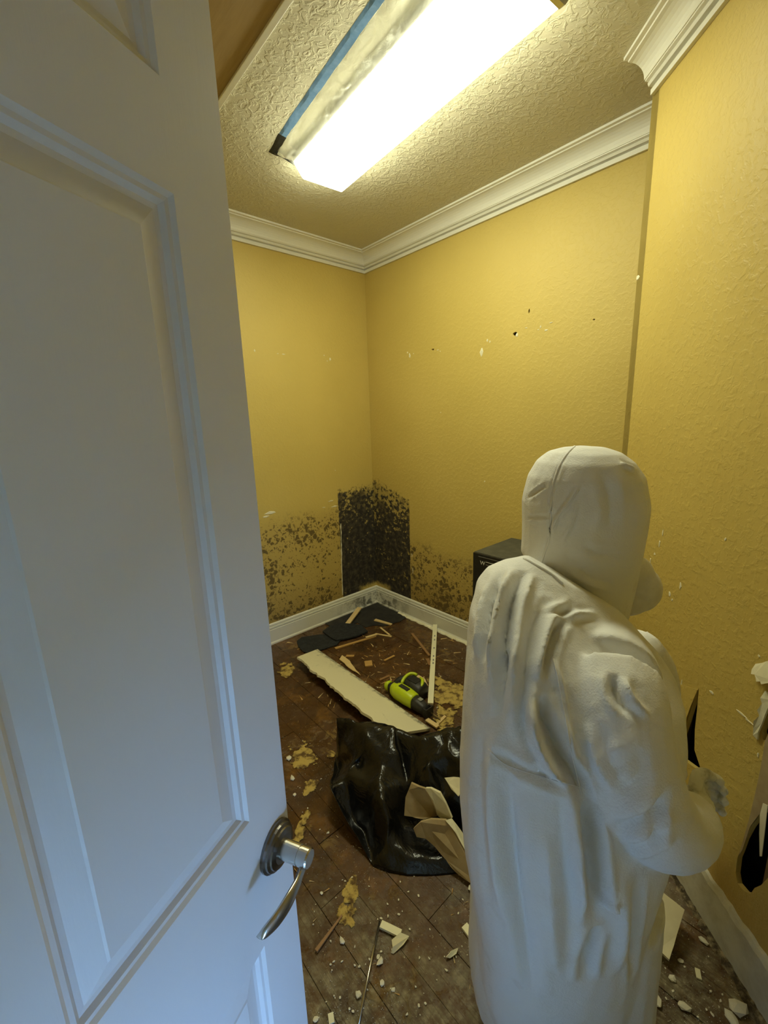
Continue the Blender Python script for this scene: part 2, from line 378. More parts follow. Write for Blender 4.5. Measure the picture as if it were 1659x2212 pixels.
wall_back = wall_slab('wall_back', [(-.1, -.02), (LBACK + .1, -.02), (LBACK + .1, ZC), (-.1, ZC)], [], MB_, .10, M_wall_back)
right_holes = [blob(*pr(1113, 721), .018, .012, 8), blob(*pr(935, 755), .012, .008, 7), blob(*pr(1283, 690), .006, .005, 6), blob(*pr(1143, 672), .005, .012, 6)]
wall_right = wall_slab('wall_right', [(-2.25, -.02), (.0, -.02), (.0, ZC), (-2.25, ZC)], right_holes, MR_, .013, M_wall_right)
bm = bmesh.new(); box(bm, (-2.3, -.12, -.02), (.1, -.06, ZC)); tag(frm(bm, 'wall_right_backing', M_dark, mw=MR_), kind='structure')
hole1 = [pn(*p) for p in ((1510, 1485), (1506, 1530), (1501, 1575), (1500, 1620), (1516, 1668), (1496, 1655), (1476, 1640), (1455, 1612), (1437, 1588), (1443, 1582), (1468, 1612), (1474, 1590), (1484, 1560), (1495, 1525))]
hole2 = [pn(*p) for p in ((1659, 1742), (1640, 1762), (1622, 1786), (1608, 1812), (1600, 1835), (1593, 1852), (1589, 1885), (1593, 1908), (1608, 1926), (1621, 1931), (1630, 1918), (1644, 1912), (1659, 1896), (1690, 1905), (1720, 1880), (1745, 1800), (1720, 1720), (1690, 1710))]
hole3 = [pn(*p) for p in ((1659, 1545), (1650, 1562), (1645, 1580), (1648, 1598), (1655, 1600), (1668, 1590), (1700, 1540), (1690, 1500), (1672, 1515))]
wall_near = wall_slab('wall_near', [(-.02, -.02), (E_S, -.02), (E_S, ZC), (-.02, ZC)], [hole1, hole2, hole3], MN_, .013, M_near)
bm = bmesh.new(); box(bm, (-.02, -.14, -.02), (E_S, -.10, ZC)); box(bm, (E_S - .04, -.10, -.02), (E_S, -.013, ZC)); box(bm, (-.02, -.1, -.02), (.6, -.013, .1)); frm(bm, 'cavity_back', M_dark, wall_near).matrix_parent_inverse = Matrix()
for s_ in (.845, 1.30):
    bm = bmesh.new(); box(bm, (s_, -.10, 0), (s_ + .038, -.0135, ZC - .02)); frm(bm, 'stud', M_stud, wall_near)
# return of that wall back to the long wall
E = nn * CN + dn * E_S
q = E - W; tE = (-(q.dot(d2))) / nn.dot(d2)
MRet = basis(E + dn * 0.0, nn, dn, UP)
tag(mesh('wall_return', [(0, -.04, -.02), (tE + .05, -.04, -.02), (tE + .05, 0, -.02), (0, 0, -.02), (0, -.04, ZC), (tE + .05, -.04, ZC), (tE + .05, 0, ZC), (0, 0, ZC)], [(0, 1, 2, 3), (4, 5, 6, 7), (0, 1, 5, 4), (1, 2, 6, 5), (2, 3, 7, 6), (3, 0, 4, 7)], M_wall, mw=MRet), kind='structure')
# left wall and the entry wall with the doorway the camera stands in
LW = rm(0, -LBACK)
YE = -.13; OX0, OX1 = -.405, .30
t_ = (YE - LW.y) / -d1.y; CL = LW - d1 * t_
MLf = basis(LW, -d1, d2, UP)
bm = bmesh.new(); box(bm, (-.1, -.1, -.02), (t_ + .05, 0, ZC)); tag(frm(bm, 'wall_left', M_wall, mw=MLf), kind='structure')
XR = (CN + nn.y * -YE * 1.0) / nn.x
bm = bmesh.new()
box(bm, (CL.x - .1, YE - .11, -.02), (OX0, YE, ZC)); box(bm, (OX1, YE - .11, -.02), (XR + .1, YE, ZC)); box(bm, (OX0, YE - .11, 2.05), (OX1, YE, ZC))
tag(frm(bm, 'wall_entry', M_wall), kind='structure')
# ceiling and sub-floor
def plan(z0, z1, name, m):
    pts = [rm(.1, .1), E + nn * (tE + .12) + d1 * 0, nn * (CN + .14) + dn * -.25, Vector((1.6, -.25, 0)), Vector((1.6, -1.3, 0)), Vector((-1.6, -1.3, 0)), Vector((-1.6, -.25, 0)), CL + Vector((-.12, -.12, 0)), rm(.1, -LBACK - .1)]
    bm = bmesh.new(); a = [bm.verts.new((p.x, p.y, z1)) for p in pts]; f_ = bm.faces.new(a)
    r = bmesh.ops.extrude_face_region(bm, geom=[f_])
    for q in r['geom']:
        if isinstance(q, bmesh.types.BMVert): q.co.z = z0
    return tag(frm(bm, name, m), kind='structure')
ceiling = plan(ZC, ZC + .06, 'ceiling', M_ceil)
floor = plan(-.06, -.013, 'floor', M_sub)
# hall behind the camera with a low window that lets the daylight in
bm = bmesh.new()
box(bm, (-1.6, -1.15, -.013), (.45, -1.05, ZC)); box(bm, (1.39, -1.15, -.013), (1.6, -1.05, ZC))
box(bm, (.45, -1.15, .56), (1.39, -1.05, ZC)); box(bm, (.45, -1.15, -.013), (1.39, -1.05, .10))
tag(frm(bm, 'wall_hall_end', M_hall), kind='structure')
for n_, a, b in (('wall_hall_left', (-1.7, -1.15, -.013), (-1.6, -.24, ZC)), ('wall_hall_right', (1.6, -1.15, -.013), (1.7, -.24, ZC))):
    bm = bmesh.new(); box(bm, a, b); tag(frm(bm, n_, M_hall), kind='structure')
win = empty('window_1', (.92, -1.10, .10)); tag(win, kind='structure')
bm = bmesh.new()
for a, b in (((-.47, -.03, 0), (-.43, .03, .46)), ((.43, -.03, 0), (.47, .03, .46)), ((-.43, -.03, 0), (.43, .03, .04)), ((-.43, -.03, .42), (.43, .03, .46)), ((-.015, -.02, .04), (.015, .02, .42))): box(bm, a, b, .004)
frm(bm, 'window_frame', M_trim, win)
bm = bmesh.new(); box(bm, (-.43, -.004, .04), (.43, .0, .42)); frm(bm, 'pane', M_glass, win)
bm = bmesh.new(); box(bm, (-.65, .05, .47), (.65, .46, .50), .004); frm(bm, 'added_shade_board', M_trim, win)  # unseen board added above the window to keep daylight off the upper door

# ------------------------------------------------------------------ floor planks (pieces of the floor)
PW = .1125; ph = -1.305
proto = bmesh.new(); box(proto, (0, -.5, -.012), (1, .5, 0))
pm = bpy.data.meshes.new('plank'); proto.to_mesh(pm); proto.free(); pm.materials.append(M_floor)
room_poly = [W, E + nn * tE, E, nn * CN + dn * YE, Vector((XR, YE, 0)), Vector((CL.x, YE, 0)), LW]
rp = [((p - W).dot(d1), (p - W).dot(d2)) for p in room_poly]
def span(v):
    xs = []
    for (a0, b0), (a1, b1) in zip(rp, rp[1:] + rp[:1]):
        if (b0 > v) != (b1 > v): xs.append(a0 + (a1 - a0) * (v - b0) / (b1 - b0))
    return (min(xs), max(xs)) if len(xs) > 1 else None
RND = random.Random(3)
k = -13
while True:
    v = ph + PW * (k + .5); k += 1
    if v > .06: break
    if v < -LBACK - .05: continue
    sp = [s for s in (span(min(v + PW * .49, -.002)), span(max(v - PW * .49, -LBACK + .002))) if s]
    if not sp: continue
    a, b = min(s[0] for s in sp), max(s[1] for s in sp)
    x = a - RND.uniform(0, .7)
    while x < b:
        L = RND.uniform(.65, 1.25); x0, x1 = max(x, a), min(x + L, b)
        x += L
        if x1 - x0 < .03: continue
        o = bpy.data.objects.new('plank', pm); COL.objects.link(o); o.parent = floor
        dz = RND.uniform(-.0016, .0012)
        o.matrix_world = basis(rm(x0 + .001, v, dz), d1 * (x1 - x0 - .002), d2 * (-(PW - .0028)), UP * 1.0) if False else basis(rm(x0 + .001, v, dz), d1 * (x1 - x0 - .002), -d2 * (PW - .0016), UP)
# hall floor
bm = bmesh.new(); box(bm, (-1.6, -1.05, -.013), (1.6, YE - .11, -.001)); box(bm, (OX0, YE - .11, -.013), (OX1, YE, -.001)); tag(frm(bm, 'floor_hall', M_hall), kind='structure')

# ------------------------------------------------------------------ crown moulding and baseboards
cove = [(.038 + .056 * (1 - math.cos(t * math.pi / 2)), 2.584 + .052 * math.sin(t * math.pi / 2)) for t in [i / 7 for i in range(8)]]
CROWN = [(0, 2.54), (.013, 2.54), (.014, 2.556), (.004, 2.558), (.004, 2.563), (.022, 2.565), (.026, 2.574), (.022, 2.577), (.034, 2.580), (.035, 2.584)] + cove + [(.096, 2.640), (.110, 2.641), (.110, ZC), (0, ZC)]
BASE = [(0, 0), (.021, 0), (.021, .010), (.017, .017), (.0155, .020), (.0155, .107), (.0135, .110), (.006, .1105), (.006, .114), (.014, .116), (.013, .126), (.004, .1275), (.004, .131), (.009, .133), (.008, .143), (.003, .150), (0, .150)]
def sweep(name, prof, u0, u1, m0, m1, mw, m):
    """u0 < u1 along local x; the end moves in by offset * m at each end (mitre)"""
    n = len(prof)
    vs_ = [(u0 + o * m0, o, z) for o, z in prof] + [(u1 - o * m1, o, z) for o, z in prof]
    fs = [(i, (i + 1) % n, n + (i + 1) % n, n + i) for i in range(n)] + [tuple(range(n)), tuple(range(n, 2 * n))[::-1]]
    return tag(mesh(name, vs_, fs, m, mw=mw), kind='structure')
sweep('trim_1', CROWN, 0, LBACK, 1, 1, MB_, M_trim)
sweep('trim_2', CROWN, -2.2, 0, 0, 1, MR_, M_trim)
sweep('trim_3', CROWN, 0, E_S - .01, 0, 0, MN_, M_trim)
sweep('trim_4', CROWN, 0, t_ - .2, 1, 0, MLf, M_trim)
sweep('baseboard_back', BASE, 0, LBACK, 1, 1, MB_, M_base)
sweep('baseboard_right', BASE, -2.2, 0, 0, 1, MR_, M_base)
# the near baseboard is flat with a ragged painted-over top edge
nb = bmesh.new(); prev = None; rows = []
R2 = random.Random(11)
s = 0.0
while s < E_S - .02:
    top = .158 + R2.uniform(-.004, .004); rows.append([nb.verts.new(p) for p in ((s, 0, .012), (s, .015, .012), (s, .015, top - .012), (s, .008, top), (s, 0, top + .003))]); s += .018
for a, b in zip(rows, rows[1:]):
    for i in range(4): nb.faces.new((a[i], b[i], b[i + 1], a[i + 1]))
nb.faces.new(rows[0]); nb.faces.new(rows[-1][::-1])
tag(frm(nb, 'baseboard_near', M_nbase, mw=MN_), kind='structure')
# crusty strip of old floor edge along the foot of the near wall
bm = bmesh.new(); rows = []; s = .35
while s < 1.6:
    o_ = .028 + R2.uniform(-.008, .008); hh = .010 + R2.uniform(-.005, .006)
    rows.append([bm.verts.new(p) for p in ((s, .0, .0005), (s, .0, hh + .006), (s, o_ * .6, hh), (s, o_, .0005))]); s += .012
for a, b in zip(rows, rows[1:]):
    for i in range(3): bm.faces.new((a[i], b[i], b[i + 1], a[i + 1]))
M_crust = noisy('broken floor edge', (.05, .035, .018), (.36, .29, .17), 40, .9, .6, .4, .7)
tag(frm(bm, 'trim_5', M_crust, mw=MN_), kind='structure')
# broken caulk/plaster bead along the right baseboard foot
bm = bmesh.new(); rows = []; s = -1.05
while s < -.27:
    o_ = .036 + R2.uniform(-.006, .006); rows.append([bm.verts.new(p) for p in ((s, .02, .0005), (s, .021, .010 + R2.uniform(-.003, .003)), (s, o_, .006), (s, o_ + .004, .0005))]); s += .02
for a, b in zip(rows, rows[1:]):
    for i in range(3): bm.faces.new((a[i], b[i], b[i + 1], a[i + 1]))
tag(frm(bm, 'trim_6', M_gyp, mw=MR_), kind='structure')

# ------------------------------------------------------------------ chipped plaster on the walls (pieces of each wall)
def chip(wall, u, z, ru, rz, m, t=.002, name='plaster_chip'):
    n = 8; lp = blob(u, z, ru, rz, n, .5)
    vs_ = [(a, 0, b) for a, b in lp] + [(u + (a - u) * .8, t, z + (b - z) * .8) for a, b in lp]
    fs = [tuple(range(n, 2 * n))] + [(i, (i + 1) % n, n + (i + 1) % n, n + i) for i in range(n)]
    o = mesh(name, vs_, fs, m, wall); return o
for x, y, a, b in ((612, 765, .016, .003), (600, 764, .01, .003), (700, 768, .006, .005), (713, 776, .008, .014), (707, 780, .005, .006), (796, 783, .004, .005), (550, 757, .005, .010), (582, 1109, .045, .012), (575, 1116, .03, .006), (715, 1082, .03, .004), (722, 1094, .028, .006), (700, 1096, .02, .003), (724, 1016, .004, .004)):
    chip(wall_back, *pb(x, y), a, b, M_gyp)
for x, y, a, b in ((885, 768, .008, .018), (880, 762, .006, .006), (893, 764, .006, .003), (946, 756, .008, .004), (951, 759, .006, .003), (1040, 760, .014, .026), (1053, 735, .008, .012), (1058, 738, .005, .007), (1117, 724, .010, .012), (1137, 708, .008, .003), (1168, 706, .006, .010), (1180, 713, .01, .005), (1190, 697, .012, .003), (1163, 712, .005, .004), (952, 891, .004, .004), (1047, 1040, .005, .006), (890, 1200, .004, .02), (892, 1232, .004, .03)):
    chip(wall_right, *pr(x, y), a, b, M_gyp)
for x, y, a, b in ((1378, 600, .010, .012), (1432, 1150, .003, .016), (1425, 1175, .003, .02), (1414, 1197, .005, .006), (1405, 1215, .003, .02), (1567, 1165, .004, .006), (1447, 1283, .006, .010), (1470, 1266, .006, .016), (1452, 1296, .005, .005), (1640, 1417, .004, .004), (1538, 1496, .010, .004), (1472, 1478, .003, .016), (1600, 1540, .02, .004), (1618, 1558, .016, .003), (1638, 1632, .004, .008)):
    chip(wall_near, *pn(x, y), a, b, M_gyp if x < 1550 else M_paperw, .0015)
# long torn paper edge left of the mould, and the torn flaps beside the holes
zc_ = [.17 + i * .024 for i in range(25)]
vs_ = []; 
for i, z in enumerate(zc_):
    wj = R2.uniform(.002, .007); u = .352 - .022 * (i / 24) + R2.uniform(-.002, .002); vs_ += [(u - wj, 0, z), (u, .003, z), (u + wj, 0, z)]
mesh('torn_edge', vs_, [(3 * i + j, 3 * i + 3 + j, 3 * i + 4 + j, 3 * i + 1 + j) for i in range(24) for j in (0, 1)], M_paperw, wall_back)
def flap(wall, pts, lifts, m, fn=pn, name='torn_paper', th=.0015):
    P = [fn(*p) for p in pts]; n = len(P)
    vs_ = [(a, l, b) for (a, b), l in zip(P, lifts)] + [(a, l + th, b) for (a, b), l in zip(P, lifts)]
    fs = [tuple(range(n)), tuple(range(n, 2 * n))] + [(i, (i + 1) % n, n + (i + 1) % n, n + i) for i in range(n)]
    return mesh(name, vs_, fs, m, wall)
flap(wall_near, ((1672, 1560), (1655, 1600), (1645, 1660), (1632, 1720), (1620, 1770), (1608, 1812), (1598, 1848), (1606, 1835), (1622, 1786), (1640, 1762), (1659, 1742), (1700, 1700)), (.001,) * 12, M_paper)
flap(wall_near, ((1651, 1735), (1648, 1760), (1650, 1800), (1653, 1850), (1657, 1850), (1662, 1780), (1662, 1740)), (.002, .006, .010, .012, .012, .008, .003), M_paperw)
flap(wall_near, ((1634, 1434), (1632, 1446), (1634, 1456), (1642, 1457), (1646, 1464), (1649, 1472), (1656, 1472), (1660, 1478), (1690, 1472), (1690, 1430), (1659, 1428), (1648, 1432)), (.001, .008, .012, .012, .014, .016, .014, .016, .014, .004, .001, .001), M_paperw)
flap(wall_near, ((1659, 1492), (1651, 1508), (1653, 1520), (1646, 1534), (1648, 1546), (1639, 1558), (1636, 1574), (1633, 1588), (1641, 1598), (1646, 1582), (1653, 1560), (1660, 1545), (1672, 1512)), (.003, .006, .004, .008, .005, .009, .006, .004, .002, .006, .003, .005, .003), M_gyp, name='broken_gypsum', th=.004)
# the pushed-in flap to the left of the slit
flap(wall_near, ((1508, 1490), (1470, 1478), (1440, 1530), (1430, 1580), (1443, 1582), (1468, 1612), (1474, 1590), (1484, 1560), (1495, 1525)), (.0005, .0005, .001, .002, .006, .008, .007, .005, .003), M_near, name='loose_flap')

# ------------------------------------------------------------------ attic hatch in the ceiling
hx0, hx1, hy0, hy1 = -1.70, -.62, -2.05, -1.352
hatch = empty('attic_hatch', rm((hx0 + hx1) / 2, (hy0 + hy1) / 2, ZC)); tag(hatch, 'brown plywood attic hatch framed by thin trim in the ceiling above the door', 'hatch')
MH = basis(rm(0, 0, 0), d1, -d2, UP)
hatch.matrix_world = basis(rm((hx0 + hx1) / 2, (hy0 + hy1) / 2, ZC), d1, -d2, UP)
hxw, hyw = (hx1 - hx0) / 2, (hy1 - hy0) / 2
bm = bmesh.new(); box(bm, (-hxw + .02, -hyw + .02, -.004), (hxw - .02, hyw - .02, -.0002)); frm(bm, 'panel', M_ply, hatch)
for a, b in (((-hxw, -hyw, -.010), (hxw, -hyw + .022, -.0002)), ((-hxw, hyw - .022, -.010), (hxw, hyw, -.0002)), ((-hxw, -hyw + .022, -.010), (-hxw + .022, hyw - .022, -.0002)), ((hxw - .022, -hyw + .022, -.010), (hxw, hyw - .022, -.0002))):
    bm = bmesh.new(); box(bm, a, b, .002); frm(bm, 'trim_strip', M_trim, hatch)

# ------------------------------------------------------------------ ceiling lamp with its plastic sheet and tape
LF = rm(-.745, -.855, ZC); LN = rm(-1.86, -.945, ZC)      # far and near ends of the centre line
lx = (LF - LN); LL = lx.length; lx.normalize(); ly = UP.cross(lx)   # ly points left (away from the long wall)
lamp = empty('fluorescent_ceiling_light', LN, basis(LN, lx, ly, UP)); tag(lamp, 'glowing white fluorescent ceiling light with a wraparound lens', 'ceiling light')
bm = bmesh.new(); box(bm, (0, -.145, -.028), (LL, .145, -.0005), .004); frm(bm, 'housing', M_house, lamp)
prof = [(-.14, -.028), (-.135, -.040), (-.105, -.078), (-.098, -.082), (.098, -.082), (.105, -.078), (.135, -.040), (.14, -.028)]
n = len(prof); xs = (.004, LL - .004)
vs_ = [(x, a, b) for x in xs for a, b in prof]
mesh('diffuser', vs_, [(i, i + 1, n + i + 1, n + i) for i in range(n - 1)] + [tuple(range(n)), tuple(range(n, 2 * n))[::-1], (0, n - 1, 2 * n - 1, n)], M_lens, lamp)
bm = bmesh.new()
vs2 = [(x, a * 1.03, b - (.002 if b < -.03 else 0)) for x in (-.012, .004) for a, b in prof]
mesh('end_cap', vs2, [(i, i + 1, n + i + 1, n + i) for i in range(n - 1)] + [tuple(range(n)), tuple(range(n, 2 * n))[::-1], (0, n - 1, 2 * n - 1, n)], M_steel, lamp); bm.free()
# film from the lens edge down-left to the taped ceiling
def film(name, p0, p1, p2, p3, nu, nv, amp, m, seed=0, parent=None):
    vs_ = []; nf = (p1 - p0).cross(p3 - p0).normalized()
    for i in range(nu + 1):
        for j in range(nv + 1):
            u, v = i / nu, j / nv; p = (p0.lerp(p1, u)).lerp(p3.lerp(p2, u), v)
            e = math.sin(math.pi * v) ** .6
            a = noise.noise(Vector((u * 14 + seed, v * 3, seed))) + .6 * noise.noise(Vector((u * 40 + v * 9, v * 5 + seed, 3)))
            vs_.append(p + nf * (a * amp * e))
    fs = [(i * (nv + 1) + j, (i + 1) * (nv + 1) + j, (i + 1) * (nv + 1) + j + 1, i * (nv + 1) + j + 1) for i in range(nu) for j in range(nv)]
    o = mesh(name, vs_, fs, m, parent, smooth=True); return o
def lp(x, y, z): return LN + lx * x + ly * y + UP * z
Lr = LL
tA = inroom(atz(597, 341, ZC)); 
sheet = film('plastic_sheet', lp(.0, .245, -.006), lp(Lr + .0, .215, -.006), lp(Lr - .004, .138, -.040), lp(0, .138, -.040), 90, 10, .011, M_film, 2)
tag(sheet, 'crinkled clear plastic sheet hanging along the left side of the ceiling light', 'plastic sheet')
def tape(x0, y0, x1, y1, wd, label, m=M_tape):
    a, b = lp(x0, y0, -.0015), lp(x1, y1, -.0015); t = (b - a).normalized(); s_ = UP.cross(t)
    bm = bmesh.new(); rows = []
    for i in range(41):
        p = a.lerp(b, i / 40); k = wd / 2 * (1 + .25 * noise.noise(p * 9)); dz = -.002 + .0025 * noise.noise(p * 25)
        rows.append([bm.verts.new(p + s_ * k + UP * .001), bm.verts.new(p + s_ * k * .3 + UP * dz), bm.verts.new(p - s_ * k + UP * (dz - .003))])
    for r, q in zip(rows, rows[1:]):
        for j in (0, 1): bm.faces.new((r[j], q[j], q[j + 1], r[j + 1]))
    o = frm(bm, 'painter_tape', m); tag(o, label, 'tape'); return o
tape(.0, .262, Lr - .10, .235, .030, 'long blue painter tape strip left of the ceiling light')
tape(-.06, -.165, .30, -.165, .03, 'short blue painter tape strip at the near right corner of the ceiling light')
tape(Lr - .10, .235, Lr + .035, .222, .035, 'dark tape end at the far left corner of the ceiling light', M_tapedk)
ef = film('plastic_end_flap', lp(Lr + .008, .225, -.012), lp(Lr + .035, .215, -.006), lp(Lr + .014, .10, -.012), lp(Lr + .008, .130, -.035), 10, 10, .002, M_tapedk, 5)
tag(ef, 'dark shiny plastic flap at the far end of the ceiling light', 'plastic sheet')

# ------------------------------------------------------------------ the open door
hp = atz(603, 1842, .93); D0 = hp + dd * .040 - nd * .012       # latch edge, on the visible face
DW = .66; DH = 2.03
O_ = Vector((D0.x, D0.y, 0)) - dd * DW                          # hinge edge, face plane
MD = basis(O_ + UP * .008, dd, -nd, UP)                         # x to latch edge, y into the door, visible face at y = 0
door = empty('door_1', O_, MD); tag(door, kind='structure')
door['label'] = 'white six-panel door standing open at the left'
ST = .074; MU = .085; pwid = (DW - 2 * ST - MU) / 2
rowsz = [(.20, .80), (1.005, 1.700), (1.790, 1.945)]
cols = [(ST, ST + pwid), (ST + pwid + MU, DW - ST)]
TH = .035
rects = [(c0, c1, z0, z1) for c0, c1 in cols for z0, z1 in rowsz]
def door_skin():
    pts = []; edges = []
    def add(l): s = len(pts); pts.extend([Vector(p) for p in l]); edges.extend([(s + i, s + (i + 1) % 4) for i in range(4)])
    add([(0, 0), (DW, 0), (DW, DH), (0, DH)])
    for c0, c1, z0, z1 in rects: add([(c0, z0), (c1, z0), (c1, z1), (c0, z1)])
    vv, _, ff, _, _, _ = delaunay_2d_cdt(pts, edges, [], 1, 1e-6)
    keep = []
    for f_ in ff:
        c = sum((vv[i] for i in f_), Vector((0, 0))) / len(f_)
        if any(c0 < c.x < c1 and z0 < c.y < z1 for c0, c1, z0, z1 in rects): continue
        keep.append(f_)
    return vv, keep
vv, ff = door_skin()
bm = bmesh.new(); V = [bm.verts.new((v.x, 0, v.y)) for v in vv]
for f_ in ff: bm.faces.new([V[i] for i in f_])
r = bmesh.ops.extrude_face_region(bm, geom=list(bm.faces))
for q in r['geom']:
    if isinstance(q, bmesh.types.BMVert): q.co.y += TH
frm(bm, 'door_frame', M_door, door)
for c0, c1, z0, z1 in rects:                                    # moulded panels: sticking, sloped bevel, raised field
    bm = bmesh.new(); st = [(0, 0), (.004, .004), (.008, .0045), (.012, .009), (.017, .0095), (.037, .0035), (.039, .002)]
    rings = [[(c0 + i, d, z0 + i), (c1 - i, d, z0 + i), (c1 - i, d, z1 - i), (c0 + i, d, z1 - i)] for i, d in st]
    rows = [[bm.verts.new(p) for p in r_] for r_ in rings]
    for a, b in zip(rows, rows[1:]):
        for i in range(4): bm.faces.new((a[i], a[(i + 1) % 4], b[(i + 1) % 4], b[i]))
    bm.faces.new(rows[-1])
    back = [bm.verts.new((x, TH - .004, z)) for x, z in ((c0, z0), (c1, z0), (c1, z1), (c0, z1))]
    for i in range(4): bm.faces.new((rows[0][i], rows[0][(i + 1) % 4], back[(i + 1) % 4], back[i]))
    bm.faces.new(back[::-1]); frm(bm, 'panel', M_door, door)
# lever handle: rosette, neck, lever
hx, hz = DW - .033, .93 - .008
def lathe(bm, prof, n=28, ax=0):
    rings = [[Vector((hx + r * math.cos(k * 2 * math.pi / n), y, hz + r * math.sin(k * 2 * math.pi / n))) for k in range(n)] for y, r in prof]
    loft(bm, rings)
bm = bmesh.new(); lathe(bm, [(0, .033), (-.004, .033), (-.006, .030), (-.009, .0295), (-.011, .026), (-.013, .025), (-.015, .018)]); ros = frm(bm, 'rosette', M_bronze, door, smooth=False)
bm = bmesh.new(); lathe(bm, [(-.014, .0125), (-.040, .0125), (-.0405, .0115), (-.042, .0115), (-.0425, .0125), (-.054, .0125), (-.056, .011)]); frm(bm, 'neck', M_steel, door, smooth=False)
# lever runs towards the hinge, dipping in the middle like a leaf
bm = bmesh.new()
pts = curve([Vector((hx + .004, -.048, hz - .006)), Vector((hx - .010, -.048, hz - .012)), Vector((hx - .024, -.050, hz - .015)), Vector((hx - .044, -.050, hz - .017)), Vector((hx - .064, -.047, hz - .019)), Vector((hx - .080, -.041, hz - .021)), Vector((hx - .086, -.038, hz - .022))], 5)
rr = curvev([.010, .009, .0095, .0125, .0115, .008, .002], 5)
rings = []
for p, r_ in zip(pts, rr): rings.append([p + Vector((0, math.cos(a) * .0045, math.sin(a) * r_)) for a in [k * 2 * math.pi / 14 for k in range(14)]])
loft(bm, rings); frm(bm, 'lever', M_steel, door, smooth=True)
bm = bmesh.new(); box(bm, (DW, .006, hz - .03), (DW + .0015, .029, hz + .03)); frm(bm, 'latch_plate', M_steel, door)
for z in (.25, 1.02, 1.80):
    bm = bmesh.new(); box(bm, (-.004, -.004, z - .045), (.0, .012, z + .045)); frm(bm, 'hinge', M_steel, door)

# ------------------------------------------------------------------ black safe against the long wall
sx1 = pr(1022, 1192)  # only for reference
SD = .40; P = onp(1022, 1192, W - d2 * SD, d2); ua, _, SH = inroom(P)
safe = empty('safe', W, basis(rm(ua, -.028, 0), -d1, d2, UP)); tag(safe, 'black steel safe with a small silver logo standing against the right wall', 'safe')
# local: x towards the viewer along the wall, y towards the wall, z up ; door face at y = -(SD-.028)
FY = -(SD - .028); SW = .42
bm = bmesh.new(); box(bm, (0, FY + .012, .0), (SW, -.005, SH - .002), .004); frm(bm, 'body', M_safe, safe)
bm = bmesh.new(); box(bm, (.001, FY + .010, SH - .003), (SW - .001, -.006, SH), .001); frm(bm, 'top_plate', M_safetop, safe)
bm = bmesh.new(); box(bm, (.0, FY, .02), (SW, FY + .012, SH - .002), .003); sdoor = frm(bm, 'door', M_safe, safe)
bm = bmesh.new(); box(bm, (.30, FY - .03, .38), (.32, FY, .40), .003); box(bm, (.26, FY - .035, .385), (.36, FY - .028, .395), .002); frm(bm, 'handle', M_steel, sdoor)
def text(body, size, mw, m, parent, name='logo'):
    c = bpy.data.curves.new(name, 'FONT'); c.body = body; c.size = size; c.extrude = .0006
    o = bpy.data.objects.new(name, c); COL.objects.link(o); o.matrix_world = mw
    dg = bpy.context.evaluated_depsgraph_get(); me = bpy.data.meshes.new_from_object(o.evaluated_get(dg)); bpy.data.objects.remove(o)
    q = link(name, me, m); q.matrix_world = mw
    if parent: q.parent = parent; q.matrix_parent_inverse = parent.matrix_world.inverted()
    return q
bpy.context.view_layer.update()
def sface(x, y): P = onp(x, y, W - d2 * (SD + .0005), d2); return inroom(P)
la, _, lz = sface(1037, 1219)
LG = basis(rm(la, -SD - .001, lz), -d1, UP, -d2)
text('W', .030, LG, M_logo, sdoor)
for (xa, za, xb, zb, m_) in ((.036, .019, .105, .022, M_logo), (-.010, .040, .150, .043, M_logo2), (.036, .004, .085, .008, M_logo2)):
    bm = bmesh.new(); box(bm, (xa, za, 0), (xb, zb, .0008)); o = frm(bm, 'logo_bar', m_); o.matrix_world = LG; o.parent = sdoor; o.matrix_parent_inverse = sdoor.matrix_world.inverted()

# ------------------------------------------------------------------ the worker in the white suit
def ringLR(L, R, Y, b, n=28, sq=2.3, dyl=0.0):
    """closed ring: L and R are image points of the outline at depth Y; b = half thickness front to back"""
    a0, a1 = aty(L[0], L[1], Y - dyl), aty(R[0], R[1], Y + dyl); c = (a0 + a1) / 2; h = (a1 - a0) / 2
    f_ = Vector((-h.y, h.x, 0)).normalized()
    out = []
    for k in range(n):
        t = k * 2 * math.pi / n; ct, st = math.cos(t), math.sin(t)
        out.append(c + h * (math.copysign(abs(ct) ** (2 / sq), ct)) + f_ * (math.copysign(abs(st) ** (2 / sq), st) * b))
    return out
def solid(name, builders, voxel, mat_, parent, smooth=2):
    bm = bmesh.new()
    for b in builders: b(bm)
    bmesh.ops.triangulate(bm, faces=[f_ for f_ in bm.faces if len(f_.verts) > 4])
    bmesh.ops.recalc_face_normals(bm, faces=bm.faces)
    me = bpy.data.meshes.new(name); bm.to_mesh(me); bm.free()
    o = bpy.data.objects.new(name, me); COL.objects.link(o)
    md = o.modifiers.new('r', 'REMESH'); md.mode = 'VOXEL'; md.voxel_size = voxel; md.use_smooth_shade = True
    if smooth:
        sm = o.modifiers.new('s', 'SMOOTH'); sm.iterations = smooth; sm.factor = .5
    dg = bpy.context.evaluated_depsgraph_get(); m2 = bpy.data.meshes.new_from_object(o.evaluated_get(dg)); m2.name = name
    bpy.data.objects.remove(o); bpy.data.meshes.remove(me)
    m2.polygons.foreach_set('use_smooth', [True] * len(m2.polygons))
    return link(name, m2, mat_, parent)
def coords(me):
    a = np.empty(len(me.vertices) * 3, np.float32); me.vertices.foreach_get('co', a); return a.reshape(-1, 3)
def normals(me):
    a = np.empty(len(me.vertices) * 3, np.float32); me.vertices.foreach_get('normal', a); return a.reshape(-1, 3)
def bvh(me):
    return BVHTree.FromPolygons([v.co.copy() for v in me.vertices], [tuple(p.vertices) for p in me.polygons])
